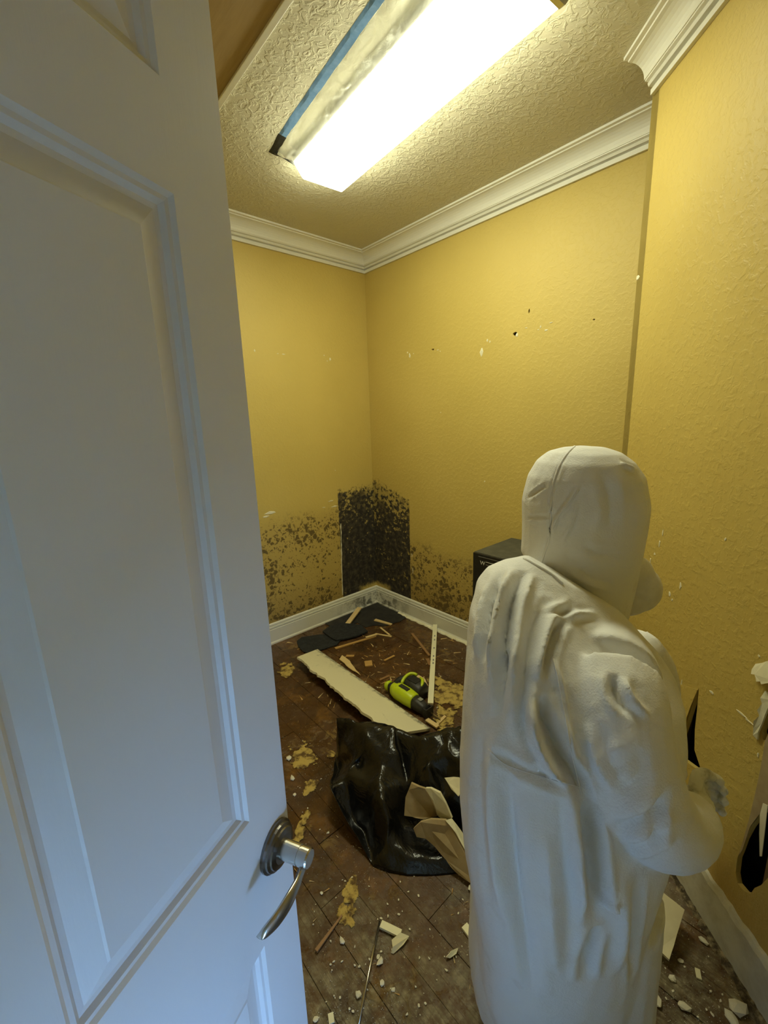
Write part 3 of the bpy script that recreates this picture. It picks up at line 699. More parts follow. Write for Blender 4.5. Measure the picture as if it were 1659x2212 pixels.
def hit(tree, x, y):
    d = ray(x, y).normalized(); r_ = tree.ray_cast(CAM, d); return r_[0], r_[1]
def folds(o, lines):
    """press creases and raise ridges along lines found on the cloth"""
    me = o.data; tree = bvh(me); co = coords(me).astype(np.float64); nr = normals(me).astype(np.float64); disp = np.zeros(len(co))
    for pts, amp, wd in lines:
        sm = curve([Vector((x, y, 0)) for x, y in pts], 5); P3 = []
        for p in sm:
            h_, _ = hit(tree, p.x, p.y)
            if h_ is not None: P3.append(np.array(h_))
        if len(P3) < 2: continue
        best = np.full(len(co), 9.0); par = np.zeros(len(co))
        for i in range(len(P3) - 1):
            a, b = P3[i], P3[i + 1]; ab = b - a; L = ab @ ab
            if L < 1e-10 or L > .01: continue
            t = np.clip(((co - a) @ ab) / L, 0, 1); dist = np.linalg.norm(co - (a + t[:, None] * ab), axis=1)
            m_ = dist < best; best[m_] = dist[m_]; par[m_] = (i + t[m_]) / (len(P3) - 1)
        env = np.clip(np.minimum(par, 1 - par) * 4, .0, 1.0) ** .7
        x = best / (wd * .72)
        disp += 1.6 * amp * env * (np.exp(-np.abs(x) ** 1.4 * 1.3) - .40 * np.exp(-((x - 1.9) / .8) ** 2))
    co += nr * disp[:, None]
    me.vertices.foreach_set('co', co.astype(np.float32).ravel()); me.update()
def rumple(o, amp, sc, stretch=(1, 1, .45), seed=0.0):
    me = o.data; nr = normals(me); co = coords(me).astype(np.float64)
    for i in range(len(co)):
        p = Vector((co[i, 0] * sc * stretch[0] + seed, co[i, 1] * sc * stretch[1], co[i, 2] * sc * stretch[2]))
        a = noise.noise(p); b = noise.noise(p * 2.3 + Vector((3, 1, 7)))
        co[i] += nr[i] * (amp * ((1 - abs(a) * 2.2) * .6 + b * .5))
    me.vertices.foreach_set('co', co.astype(np.float32).ravel()); me.update()

person = empty('person', (.38, .73, 0))
tag(person, 'person in a white hooded disposable coverall facing the near wall, seen from behind', 'person')
def pl(name, builders, voxel, m_, smooth=2):
    o = solid(name, builders, voxel, m_, None, smooth); o.parent = person; o.matrix_parent_inverse = Matrix.Translation((-.38, -.73, 0)); return o
Y0 = .74
torso_r = [((1140, 1203), (1335, 1318), 0.87, .055), ((1092, 1216), (1375, 1362), 0.865, .095), ((1058, 1234), (1408, 1400), 0.85, .122), ((1035, 1266), (1430, 1436), 0.83, .138), ((1020, 1330), (1446, 1495), 0.785, .15), ((1012, 1430), (1448, 1560), 0.745, .156),
           ((1004, 1535), (1436, 1650), 0.72, .158), ((998, 1650), (1424, 1750), 0.71, .158), ((998, 1760), (1396, 1830), 0.71, .155), ((1006, 1850), (1376, 1895), 0.715, .152), ((1020, 1930), (1364, 1950), 0.72, .150), ((1030, 1990), (1358, 2005), 0.725, .148), ((1036, 2060), (1352, 2065), 0.73, .142), ((1040, 2110), (1348, 2112), 0.73, .136), ((1052, 2160), (1340, 2160), 0.73, .118), ((1080, 2200), (1320, 2200), 0.73, .08)]
def b_torso(bm): loft(bm, [ringLR(*r_) for r_ in torso_r])
def leg(c_top, c_knee, c_ank, rt0, rk, ra):
    def f_(bm):
        pts = curve([c_top, (c_top + c_knee) / 2 + Vector((0, 0, 0)), c_knee, (c_knee + c_ank) / 2, c_ank], 4)
        tube(bm, pts, curvev([rt0, (rt0 + rk) / 2, rk, rk * .98, ra], 4), 20, 1.0, Vector((0, 1, 0)))
    return f_
legL = leg(Vector((.305, .79, .50)), Vector((.298, .79, .28)), Vector((.292, .775, .06)), .125, .122, .100)
legR = leg(Vector((.440, .72, .50)), Vector((.452, .72, .28)), Vector((.455, .70, .06)), .120, .114, .095)
sh = aty(1318, 1452, .690)
def b_armR(bm):
    P_ = [aty(1285, 1385, .93), aty(1298, 1425, .80), aty(1312, 1490, .690), aty(1332, 1590, .632), aty(1362, 1680, .600), aty(1398, 1748, .585), aty(1432, 1782, .592), aty(1470, 1788, .63), aty(1492, 1768, .68)]
    R_ = [.075, .092, .094, .086, .079, .071, .066, .059, .050]
    pts = curve(P_, 4); tube(bm, pts, curvev(R_, 4), 20, 1.0, Vector((.3, .9, .2)))
def b_armL(bm):
    P_ = [aty(1360, 1410, 1.0), aty(1388, 1465, 1.02), aty(1398, 1550, 1.03), aty(1418, 1630, 1.02), aty(1446, 1680, 1.0)]
    tube(bm, curve(P_, 4), curvev([.080, .084, .078, .066, .048], 4), 18, 1.0, Vector((.3, .9, .2)))
suit = pl('coverall', [b_torso, legL, legR, b_armR, b_armL], .006, M_suit, 3)
rumple(suit, .0022, 9.0, (1, 1, .42)); rumple(suit, .0010, 26.0, (1, 1, .6), 2.0)
folds(suit, [
    # folds fanning from the neck down the back
    ([(1085, 1232), (1052, 1330), (1040, 1430)], -.010, .014), ([(1105, 1225), (1072, 1330), (1058, 1480)], .009, .013),
    ([(1132, 1232), (1105, 1300), (1090, 1400), (1082, 1560)], -.014, .013), ([(1150, 1240), (1122, 1340), (1108, 1480)], .008, .012),
    ([(1178, 1290), (1150, 1370), (1135, 1480), (1130, 1600)], -.009, .013), ([(1205, 1300), (1172, 1390), (1160, 1470)], .008, .011),
    ([(1240, 1300), (1200, 1370), (1170, 1470)], -.008, .011), ([(1190, 1345), (1235, 1330), (1290, 1325)], .006, .010), ([(1180, 1330), (1240, 1312)], -.006, .009),
    ([(1045, 1290), (1030, 1420)], .007, .011), 
    # armhole: sleeve set in with a deep fold, and the yoke gather above it
    ([(1165, 1500), (1180, 1560), (1215, 1640), (1252, 1690), (1262, 1740)], -.020, .015), ([(1150, 1480), (1150, 1560), (1180, 1640), (1225, 1700)], .010, .013),
    ([(1195, 1425), (1210, 1480), (1225, 1560), (1238, 1640)], .007, .009), ([(1325, 1455), (1330, 1500), (1360, 1545)], -.010, .011), ([(1345, 1465), (1365, 1510), (1400, 1550)], .007, .010),
    ([(1400, 1640), (1370, 1690), (1320, 1720)], -.006, .014), ([(1430, 1730), (1390, 1770), (1330, 1790)], -.007, .013), ([(1460, 1800), (1420, 1830), (1370, 1850)], .006, .011), ([(1440, 1700), (1420, 1760), (1410, 1830)], -.006, .012), ([(1350, 1820), (1400, 1800), (1470, 1770)], .003, .014), ([(1340, 1770), (1400, 1735), (1450, 1690)], .003, .014), ([(1300, 1700), (1350, 1650), (1400, 1620)], -.004, .016), ([(1270, 1560), (1290, 1640), (1330, 1720)], .006, .014),
    # skirt and legs
    ([(1265, 1720), (1275, 1820), (1285, 1920), (1290, 2000)], -.022, .018), ([(1240, 1720), (1250, 1850), (1262, 1960)], .009, .016), ([(1295, 2000), (1270, 2060), (1265, 2120)], -.012, .015),
    ([(1060, 1620), (1120, 1660), (1200, 1690), (1250, 1705)], -.006, .012), ([(1075, 1560), (1062, 1700), (1070, 1850), (1085, 1980)], .008, .020), ([(1100, 1700), (1110, 1850), (1130, 2000), (1150, 2150)], -.009, .020),
    ([(1340, 1880), (1345, 1990), (1335, 2100)], .008, .018), ([(1380, 1900), (1372, 2000), (1365, 2120)], -.006, .012), ([(1180, 1800), (1190, 1950), (1200, 2100)], .007, .020), ([(1300, 1960), (1330, 1940)], .008, .012)])
# hood
def b_hood(bm):
    R_ = [((1250, 964), (1272, 964), 1.0, 0.013), ((1222, 967), (1300, 966), 1.0, 0.050), ((1190, 978), (1332, 976), 1.0, 0.084), ((1165, 998), (1357, 995), 1.0, 0.108), ((1146, 1030), (1378, 1026), 1.0, 0.123), ((1133, 1085), (1388, 1085), 1.0, 0.130), ((1132, 1130), (1382, 1140), 1.0, 0.125), ((1131, 1168), (1374, 1190), 1.0, 0.121),
          ((1129, 1196), (1366, 1240), 1.0, 0.110), ((1140, 1214), (1358, 1285), 1.0, 0.101), ((1168, 1238), (1348, 1326), 1.0, 0.092), ((1188, 1262), (1335, 1350), 1.0, 0.078)]
    loft(bm, [ringLR(*r_, 28, 2.0) for r_ in R_])
hood = pl('hood', [b_hood], .005, M_suit, 5)
rumple(hood, .0018, 13.0, (1, 1, .5), 4.0)
folds(hood, [([(1235, 965), (1208, 1010), (1192, 1060), (1188, 1120), (1184, 1170), (1172, 1200), (1165, 1222)], -.0018, .006), ([(1250, 1050), (1228, 1085), (1202, 1120), (1192, 1150)], .005, .006), ([(1248, 1085), (1235, 1130), (1212, 1170)], .004, .006),
    ([(1140, 1075), (1180, 1048)], -.004, .006), ([(1140, 1120), (1165, 1115), (1186, 1118)], -.003, .005), ([(1300, 1020), (1320, 1080), (1318, 1150)], -.005, .018), ([(1340, 1000), (1372, 1015)], .004, .008), ([(1260, 1180), (1300, 1200), (1350, 1195)], -.005, .014), ([(1225, 1230), (1270, 1260), (1320, 1275)], .004, .012), ([(1135, 1205), (1185, 1235), (1240, 1265), (1300, 1300)], -.004, .006)])
# sewn seams on hood, collar and sleeve
def seam(tree, pts, r_=.0022, name='seam', lift=.0006, m_=None):
    P3 = []
    for p in curve([Vector((x, y, 0)) for x, y in pts], 5):
        h_, n_ = hit(tree, p.x, p.y)
        if h_ is not None and (not P3 or (h_ - P3[-1]).length < .06): P3.append(h_ + n_ * lift)
    if len(P3) < 3: return
    bm = bmesh.new(); tube(bm, P3, r_, 6); o = frm(bm, name, m_ or M_suit, None, smooth=True); o.parent = person; o.matrix_parent_inverse = Matrix.Translation((-.38, -.73, 0))
ht = bvh(hood.data); st_ = bvh(suit.data)
seam(ht, [(1246, 960), (1222, 985), (1205, 1015), (1194, 1055), (1190, 1110), (1187, 1160), (1176, 1198), (1168, 1222)], .0026)
seam(ht, [(1250, 1058), (1232, 1084), (1208, 1112), (1194, 1140)], .0018)
seam(st_, [(1196, 1424), (1206, 1470), (1222, 1550), (1238, 1640), (1262, 1730)], .0018)
seam(st_, [(1055, 1618), (1090, 1650), (1150, 1672), (1215, 1690), (1252, 1700)], .0009)
seam(st_, [(1132, 1206), (1160, 1222), (1190, 1240), (1215, 1262)], .0032)
# head inside the hood with face, goggles strap and a cup mask at the chin
FD = Vector((math.sin(math.radians(62)), math.cos(math.radians(62)), -.12)).normalized(); FS = FD.cross(UP).normalized(); FU = FS.cross(FD)
hc = (aty(1260, 1100, 1.0))
def ell(c, ax, rx, ay, ry, az, rz, n=20, m=12):
    def f_(bm):
        rings = []
        for i in range(1, m):
            t = math.pi * i / m; rings.append([c + az * (rz * math.cos(t)) + ax * (rx * math.sin(t) * math.cos(k * 2 * math.pi / n)) + ay * (ry * math.sin(t) * math.sin(k * 2 * math.pi / n)) for k in range(n)])
        loft(bm, rings)
    return f_
fc = hc + FD * .050 - FU * .01
face = pl('face', [ell(fc, FS, .070, FD, .080, FU, .095), ell(fc + FD * .072 - FU * .012, FS, .013, FD, .016, FU, .022), ell(fc + FD * .055 - FU * .055, FS, .028, FD, .02, FU, .02), ell(hc + FD * .0 - FU * .11, FS, .05, FD, .05, FU, .06)], .005, M_skin, 2)
for s_ in (-1, 1):
    o = pl('eye', [ell(fc + FD * .064 + FU * .016 + FS * (.026 * s_), FS, .012, FD, .008, FU, .007, 12, 8)], .0025, M_saw_b, 1)
# the hood's elastic face opening
bm = bmesh.new(); oc = hc + FD * .115 - FU * .006
tube(bm, [oc + FS * (math.cos(a) * .078) + FU * (math.sin(a) * .098) - FD * (.05 * math.cos(a) ** 2) for a in [k * 2 * math.pi / 24 for k in range(25)]], .007, 8)
o = frm(bm, 'hood_hem', M_suit, None, smooth=True); o.parent = person; o.matrix_parent_inverse = Matrix.Translation((-.38, -.73, 0))
mc = aty(1376, 1270, 1.0)
mask = pl('face_mask', [ell(mc, FS, .056, FD, .058, FU, .060), ell(mc + Vector((-.045, .01, .025)), FS, .06, FD, .05, FU, .065), ell(aty(1350, 1290, 1.0), FS, .055, FD, .05, FU, .045), ell(mc + Vector((-.01, .0, .03)), FS, .045, FD, .045, FU, .055)], .0045, M_mask, 3)
rumple(mask, .002, 20)
# right hand in a dirty white glove, fingers curled
hw = aty(1500, 1760, .70); hk = aty(1515, 1712, .765)
ha = (hk - hw).normalized(); hs = ha.cross(Vector((1, -.2, .1))).normalized(); hn = hs.cross(ha)
if hn.x < 0: hn = -hn
def cap(P_, R_, n=10):
    def f_(bm): tube(bm, curve(P_, 3), curvev(R_, 3), n, 1.0, hs)
    return f_
palm = (hw + hk) / 2 + Vector((.0, .0, .0))
parts = [ell(palm, hs, .042, hn, .022, ha, .052), cap([hw - ha * .03, hw, palm], [.030, .031, .030], 14)]
for i, (off, L, c_) in enumerate(((-.031, .80, .9), (-.011, .95, 1.0), (.010, .9, 1.0), (.030, .72, 1.1))):
    a = palm + ha * .030 + hs * off; b = a + ha * (.034 * L) + hn * .004; c = b + ha * (.010) + hn * (.026 * L); d = c - ha * (.018 * c_) + hn * (.012)
    parts.append(cap([a, b, c, d], [.0105, .0105, .0095, .0085]))
t0 = palm - ha * .018 - hs * .034; parts.append(cap([t0, t0 - hs * .024 + ha * .020 + hn * .006, t0 - hs * .020 + ha * .045 + hn * .018, t0 - hs * .008 + ha * .058 + hn * .026], [.013, .0125, .0105, .009]))
glove = pl('glove', parts, .0032, M_glove, 2)
# far hand, same way but simply placed in front of the left sleeve
lw = aty(1448, 1684, 1.0); la_ = Vector((.45, .45, -.65)).normalized(); hs2 = la_.cross(UP).normalized(); hn2 = hs2.cross(la_)
parts = [ell(lw + la_ * .05, hs2, .040, hn2, .020, la_, .05)]
for off, L in ((-.03, .8), (-.01, .95), (.01, .9), (.03, .72)):
    a = lw + la_ * .08 + hs2 * off; b = a + la_ * (.036 * L); c = b + la_ * .018 - hn2 * (.026 * L)
    def mk(a=a, b=b, c=c):
        return lambda bm: tube(bm, curve([a, b, c], 3), curvev([.0105, .0105, .0085], 3), 10, 1.0, hs2)
    parts.append(mk())
parts.append(lambda bm: tube(bm, curve([lw + la_ * .03 + hs2 * .034, lw + la_ * .06 + hs2 * .058, lw + la_ * .09 + hs2 * .055], 3), curvev([.012, .012, .009], 3), 10, 1.0, hn2))
pl('glove', parts, .004, M_glove, 2)
# shoe covers
for cx_, cy_, az_ in ((.292, .775, 48), (.455, .70, 58)):
    f_ = Vector((math.sin(math.radians(az_)), math.cos(math.radians(az_)), 0)); s_ = f_.cross(UP)
    c0 = Vector((cx_, cy_, 0))
    def b_shoe(bm, f_=f_, s_=s_, c0=c0):
        rings = []
        for x, wd, h_ in ((-.085, .02, .03), (-.075, .036, .075), (-.03, .043, .10), (.03, .045, .085), (.09, .050, .058), (.14, .044, .045), (.165, .022, .03)):
            rings.append([c0 + f_ * x + s_ * (wd * math.cos(t)) + UP * (.001 + h_ * (.5 + .5 * math.sin(t)) if math.sin(t) > -.6 else .001 + 0) for t in [k * 2 * math.pi / 16 for k in range(16)]])
        loft(bm, rings)
    pl('shoe_cover', [b_shoe], .006, M_suit, 2)
# ------------------------------------------------------------------ things lying on the floor
def fl(x, y, z=0.0): return atz(x, y, z)
# --- big broken drywall strip, its ragged edge propped up
bR = random.Random(21)
A, B, C_, D_ = fl(642, 1419, .075), fl(686, 1402, .016), fl(930, 1573, .016), fl(845, 1590, .075)
pts = [A, B]
for t in [i / 14 for i in range(1, 14)]: pts.append(B.lerp(C_, t) + d2 * bR.uniform(-.002, .002))
pts.append(C_); pts.append(D_)
rag = [D_.lerp(A, t / 60) for t in range(1, 60)]
nrm_ = (B - A).cross(C_ - B).normalized(); 
if nrm_.z < 0: nrm_ = -nrm_
edge_in = (B - A).normalized()
sag = 0
for i, p in enumerate(rag):
    sag = sag * .72 + bR.uniform(-.008, .008); bow = .030 * math.sin(math.pi * i / 59) - .012
    pts.append(p - edge_in * 0 + edge_in * (-bow * .3 + sag + bR.uniform(-.003, .003)))
M_board = mat('cream drywall with mould along one edge', (.74, .69, .47), .75); g = N(M_board); X = g.sep()
mo = g.m('ADD', g.m('MULTIPLY', X[1], 1.0), g.m('MULTIPLY', g.m('SUBTRACT', g.noise(16, 5, .65), .5), .10))
far_ = g.step(X[0], .5, -.05)
mk_ = g.m('MULTIPLY', g.step(mo, .030, .0), g.step(g.noise(26, 5, .7), .34, .56))
mk2 = g.m('MULTIPLY', g.m('MULTIPLY', g.step(mo, .12, .02), g.step(g.noise(13, 5, .7, None, 1.2), .46, .66)), far_)
pen = g.m('MULTIPLY', g.step(g.vor(9, g.mapv((1, 3, 1)), 'DISTANCE_TO_EDGE'), .018, .006), g.step(g.noise(5), .55, .65))
c = g.mix(g.m('MAXIMUM', g.m('MULTIPLY', mk_, .8), g.m('MULTIPLY', mk2, .8)), g.mix(g.noise(4), (.71, .66, .44), (.77, .72, .50)), (.07, .065, .05)); g.col(g.mix(g.m('MULTIPLY', pen, .5), c, (.20, .19, .15)))
bx = (C_ - B).normalized(); by = (A - B); by = (by - bx * by.dot(bx)).normalized(); bz = bx.cross(by)
if bz.z < 0: pass
MBd = basis(B, bx, by, bz); inv = MBd.inverted()
lpts = [inv @ p for p in pts]
o = slab('drywall_board', [Vector((p.x, p.y, 0)) for p in lpts], .0125, M_board, None, Vector((0, 0, 1 if bz.z > 0 else -1))); o.matrix_world = MBd
tag(o, 'long cream drywall strip with ragged edge and mould, between the corner and the black bag', 'drywall')
# --- wood strips
def st(name, a, b, wd, th, m, label, z0=.0, z1=None, cat='wood strip', **kw):
    z1 = z0 if z1 is None else z1
    o = stick(name, fl(*a, z0), fl(*b, z1), wd, th, m, **kw); return tag(o, label, cat)
st('wood_strip', (777, 1314), (745, 1357), .036, .010, M_wood, 'short pale wood strip with one end on the baseboard near the corner', .045, .004)
st('wood_strip', (810, 1340), (846, 1350), .028, .008, M_wood, 'short pointed wood piece on the black sheet in the corner', .003, cat='wood piece', taper=.8)
st('wood_strip', (822, 1357), (842, 1373), .012, .006, M_wood, 'thin pale sliver meeting another in a V below the corner', .004)
st('wood_strip', (811, 1370), (846, 1376), .012, .006, M_wood, 'thin pale sliver lying crosswise at the tip of the V', .002)
st('wood_strip', (724, 1402), (812, 1375), .020, .008, M_wood2, 'long orange wood splinter beside the black mats', .003, taper=.7)
st('wood_strip', (790, 1378), (814, 1371), .018, .006, M_wood, 'small pale splinter at the end of the orange one', .012)
st('wood_strip', (890, 1370), (928, 1418), .018, .008, M_wood3, 'brown tapering wood strip running under the long pale stick', .002, taper=.9)
st('wood_strip', (923, 1424), (930, 1438), .022, .006, M_wood3, 'small brown piece left of the long pale stick', .002, cat='wood piece')
es = st('paint_stick', (940, 1352), (930, 1523), .030, .012, M_pale, 'long pale flat stick with faint print lying across the floor', .030, .022, cat='stick')
st('wood_strip', (945, 1300), (1024, 1366), .030, .018, M_wood, 'raw wood strip leaning against the right baseboard', .150, .035)
st('wood_strip', (922, 1556), (946, 1572), .024, .008, M_wood, 'pale wood stub below the saw nose', .010, cat='wood piece')
st('wood_strip', (942, 1568), (962, 1548), .014, .006, M_wood, 'thin wood stub right of the saw nose', .004, cat='wood piece')
st('wood_strip', (830, 1428), (852, 1417), .014, .005, M_wood2, 'small tan splinter in the middle of the floor', .002, cat='splinter')
st('wood_strip', (748, 1418), (765, 1418), .020, .006, M_wood2, 'small tan chip behind the torn tan board', .002, cat='chip')
st('wood_strip', (820, 1470), (842, 1460), .014, .005, M_wood3, 'dull brown splinter left of the saw battery', .002, cat='splinter')
st('wood_strip', (683, 2056), (739, 1978), .010, .006, M_wood3, 'thin brown splinter left of the steel rod', .003, cat='splinter', taper=.5)
st('wood_strip', (823, 1999), (866, 2020), .020, .008, M_pale, 'pale stub touching the torn paper scrap', .004, cat='wood piece')
st('wood_strip', (1003, 2002), (1021, 2026), .022, .008, M_pale, 'pale stub beside the worker leg', .003, cat='wood piece')
st('wood_strip', (1506, 2094), (1510, 2116), .012, .004, M_pale, 'tiny yellowish stub on the dusty floor by the near baseboard', .002, cat='wood piece')
st('wood_strip', (714, 2190), (717, 2212), .014, .004, M_pale, 'tiny pale stub at the bottom edge of the photo', .002, cat='wood piece')
# faint print on the pale stick
for t in (.18, .24, .36, .47, .52, .56):
    L = .9; bm = bmesh.new(); a = t * 1.0
    me_l = (fl(930, 1523, .022) - fl(940, 1352, .030)).length
    box(bm, (t * me_l, -.006, .0121), (t * me_l + .018, .002, .0124)); frm(bm, 'print_mark', M_logo2, es)
# square brown chip
P0 = fl(787, 1428, .008); o = slab('wood_chip', [fl(787, 1428, .008), fl(803, 1426, .008), fl(805, 1437, .008), fl(789, 1439, .008)], .007, M_wood2); tag(o, 'small square tan wood chip in the middle of the floor', 'wood chip')
# torn tan board behind the drywall strip
o = slab('torn_board', jag([fl(739, 1415, .012), fl(749, 1422, .012), fl(758, 1432, .012), fl(766, 1442, .012), fl(779, 1458, .012), fl(762, 1448, .012), fl(733, 1424, .012)], .006, .03), .006, M_wood); tag(o, 'torn tan board scrap behind the drywall strip', 'board scrap')
o = slab('torn_board', jag([fl(888, 1462, .02), fl(905, 1458, .03), fl(918, 1466, .03), fl(924, 1480, .02), (fl(915, 1484, .01)), fl(900, 1474, .01)], .004, .03), .006, M_wood); tag(o, 'tan board scrap lying behind the saw battery', 'board scrap')
# --- black felt mats and the black sheet in the corner
def thin(name, px, th, m, label, cat, z=.0, jagamp=0, wav=.0):
    P_ = [fl(x, y, z) for x, y in px]
    if jagamp: P_ = jag(P_, jagamp, .03)
    bm = bmesh.new(); V = [bm.verts.new(p + UP * th) for p in P_]; f_ = bm.faces.new(V)
    r = bmesh.ops.extrude_face_region(bm, geom=[f_])
    for q in r['geom']:
        if isinstance(q, bmesh.types.BMVert): q.co.z -= th
    return tag(frm(bm, name, m), label, cat)
thin('black_sheet', ((690, 1334), (717, 1326), (742, 1318), (780, 1307), (814, 1303), (850, 1319), (880, 1334), (862, 1344), (836, 1352), (808, 1352), (790, 1356), (772, 1346), (755, 1352), (720, 1358), (700, 1346)), .004, M_felt2, 'thin black sheet lying flat in the corner', 'sheet', .0, .006)
thin('felt_mat', ((641, 1386), (652, 1378), (690, 1372), (706, 1372), (735, 1385), (728, 1394), (700, 1403), (668, 1412), (655, 1409), (645, 1398)), .006, M_felt, 'lower black felt mat by the back baseboard', 'mat', .004)
thin('felt_mat', ((697, 1366), (712, 1355), (740, 1348), (780, 1352), (795, 1366), (770, 1376), (740, 1383), (726, 1385), (716, 1380)), .010, M_felt, 'upper black felt mat lying on the lower one', 'mat', .012)
# --- reciprocating saw
sa, sb = fl(842, 1494, .045), fl(936, 1560, .030)
sx = (sb - sa); sx.z = 0; SL = sx.length; sx.normalize(); sy = UP.cross(sx)     # sy points up-right in the picture
so = fl(873, 1516, .0); so.z = 0
saw = empty('reciprocating_saw', so, basis(so, sx, sy, UP)); tag(saw, 'lime green and black cordless reciprocating saw lying on the floor', 'power tool')
def sloft(name, secs, m, n=18, parent=saw, smooth=True):
    """secs: x, y centre, z centre, half y, half z"""
    bm = bmesh.new(); rings = []
    for x, yc, zc, a, b in secs:
        rings.append([Vector((x, yc + math.copysign(abs(math.cos(t)) ** .75, math.cos(t)) * a, zc + math.copysign(abs(math.sin(t)) ** .75, math.sin(t)) * b)) for t in [k * 2 * math.pi / n for k in range(n)]])
    loft(bm, rings); return frm(bm, name, m, parent, smooth=smooth)
body = sloft('motor_housing', [(-.082, .002, .046, .028, .028), (-.077, .002, .046, .036, .036), (-.045, .0, .046, .042, .042), (.02, .0, .046, .043, .043), (.075, .0, .044, .038, .039), (.082, .0, .044, .034, .036)], M_saw_g)
bm = bmesh.new(); box(bm, (-.030, -.012, .086), (.035, .014, .0905), .001); frm(bm, 'badge', M_saw_b, body)
bm = bmesh.new(); box(bm, (-.024, -.007, .0903), (.029, .009, .0912)); frm(bm, 'badge_print', M_saw_d, body)
bm = bmesh.new(); box(bm, (-.020, -.026, .080), (.010, -.023, .084)); box(bm, (-.045, -.022, .082), (-.038, -.018, .085)); frm(bm, 'vent', M_saw_b, body)
bm = bmesh.new(); box(bm, (-.074, .000, .074), (-.045, .026, .0865), .003); frm(bm, 'grip_patch', M_saw_b, body)
sloft('nose_boot', [(.078, .0, .042, .034, .036), (.11, .0, .040, .033, .034), (.145, .0, .036, .028, .029), (.165, .0, .034, .020, .022)], M_saw_d)
bm = bmesh.new(); box(bm, (.105, -.006, .071), (.130, .016, .0755), .002); frm(bm, 'release_tab', M_grey, saw)
bm = bmesh.new()
for y_ in (-.022, .022): box(bm, (.160, y_ - .004, .012), (.186, y_ + .004, .058), .002)
box(bm, (.182, -.026, .008), (.188, .026, .062), .002); frm(bm, 'shoe', M_saw_b, saw)
bm = bmesh.new(); box(bm, (.165, -.001, .026), (.255, .001, .040)); frm(bm, 'blade', M_steel, saw)
# D-handle behind, battery on the far side
bm = bmesh.new(); tube(bm, curve([Vector((-.075, .02, .044)), Vector((-.10, .048, .046)), Vector((-.095, .088, .050)), Vector((-.060, .118, .050))], 5), curvev([.020, .021, .021, .020], 5), 14); frm(bm, 'handle', M_saw_b, saw, smooth=True)
bm = bmesh.new(); tube(bm, curve([Vector((-.052, .034, .072)), Vector((-.060, .066, .086)), Vector((-.058, .105, .094)), Vector((-.040, .124, .094)), Vector((-.022, .128, .092))], 5), .009, 10); frm(bm, 'trim_bracket', M_saw_g, saw, smooth=True)
bat = sloft('battery', [(-.050, .088, .046, .040, .036), (-.045, .088, .046, .046, .045), (.0, .088, .047, .050, .048), (.052, .084, .046, .048, .046), (.066, .082, .044, .042, .040), (.070, .082, .044, .032, .030)], M_saw_d)
bm = bmesh.new(); tube(bm, curve([Vector((.004, .126, .088)), Vector((.030, .116, .092)), Vector((.048, .096, .091)), Vector((.058, .075, .084))], 5), curvev([.006, .009, .009, .005], 5), 10); frm(bm, 'latch', M_saw_g, bat, smooth=True)
bm = bmesh.new(); box(bm, (-.036, .062, .088), (.030, .112, .0965), .004); frm(bm, 'label_plate', M_saw_b, bat)
sloft('rear_cap', [(-.140, -.002, .040, .010, .010), (-.136, -.002, .040, .020, .022), (-.122, .0, .041, .026, .028), (-.110, .0, .043, .022, .024)], M_saw_g)
sloft('rear_collar', [(-.112, .0, .043, .018, .020), (-.100, .0, .044, .022, .024), (-.078, .0, .045, .028, .028)], M_saw_b)
# --- black polythene bag: crumpled film heaped on the floor, mouth open towards the viewer
CP = [ # px, py, height
 (727, 1546, .235), (745, 1548, .245), (775, 1556, .245), (805, 1552, .262), (850, 1568, .265), (905, 1590, .262), (945, 1578, .285), (965, 1568, .305), (990, 1566, .32), (1030, 1580, .32), (1080, 1600, .30), (1130, 1650, .22), (1140, 1720, .12), (1120, 1800, .03), (1080, 1860, .0),
 (742, 1590, .17), (768, 1645, .155), (800, 1610, .22), (860, 1625, .225), (900, 1660, .19), (930, 1640, .24), (950, 1690, .16), (970, 1630, .26), (988, 1680, .20), (1000, 1720, .16), (960, 1740, .12), (920, 1650, .235),
 (772, 1655, .135), (745, 1675, .135), (712, 1700, .125), (722, 1722, .09), (745, 1745, .055), (765, 1775, .02), (790, 1800, .0), (800, 1835, .0), (806, 1872, .0), (840, 1886, .0), (880, 1893, .0), (930, 1893, .0), (985, 1888, .0), (1040, 1880, .0),
 (800, 1700, .16), (825, 1650, .205), (822, 1690, .20), (822, 1720, .185), (835, 1760, .15), (845, 1790, .10), (790, 1755, .08), (830, 1830, .07), (870, 1790, .05), (880, 1700, .13), (890, 1740, .08), (880, 1850, .045), (930, 1860, .03), (920, 1800, .03), (960, 1800, .03), (980, 1850, .04), (870, 1660, .15), (1010, 1640, .27), (1050, 1700, .2), (1040, 1780, .08), (1000, 1790, .06)]
P3 = [fl(x, y, h_) for x, y, h_ in CP]
back = [Vector((P3[i].x + .03, P3[i].y + .10, 0)) for i in (0, 2, 4, 6, 8, 10, 11)]
back += [Vector((P3[0].x - .02, P3[0].y + .02, .0)), Vector((P3[15].x - .03, P3[15].y, 0.0))]
P3 += back
vv, ee, ff, _, _, _ = delaunay_2d_cdt([Vector((p.x, p.y)) for p in P3], [], [], 0, 1e-6)
zmap = {}
bm = bmesh.new(); V = []
for v in vv:
    z = min(P3, key=lambda p: (p.x - v.x) ** 2 + (p.y - v.y) ** 2).z; V.append(bm.verts.new((v.x, v.y, z)))
for f_ in ff: bm.faces.new([V[i] for i in f_])
bmesh.ops.subdivide_edges(bm, edges=bm.edges, cuts=5, use_grid_fill=True, smooth=.0)
bmesh.ops.triangulate(bm, faces=bm.faces)
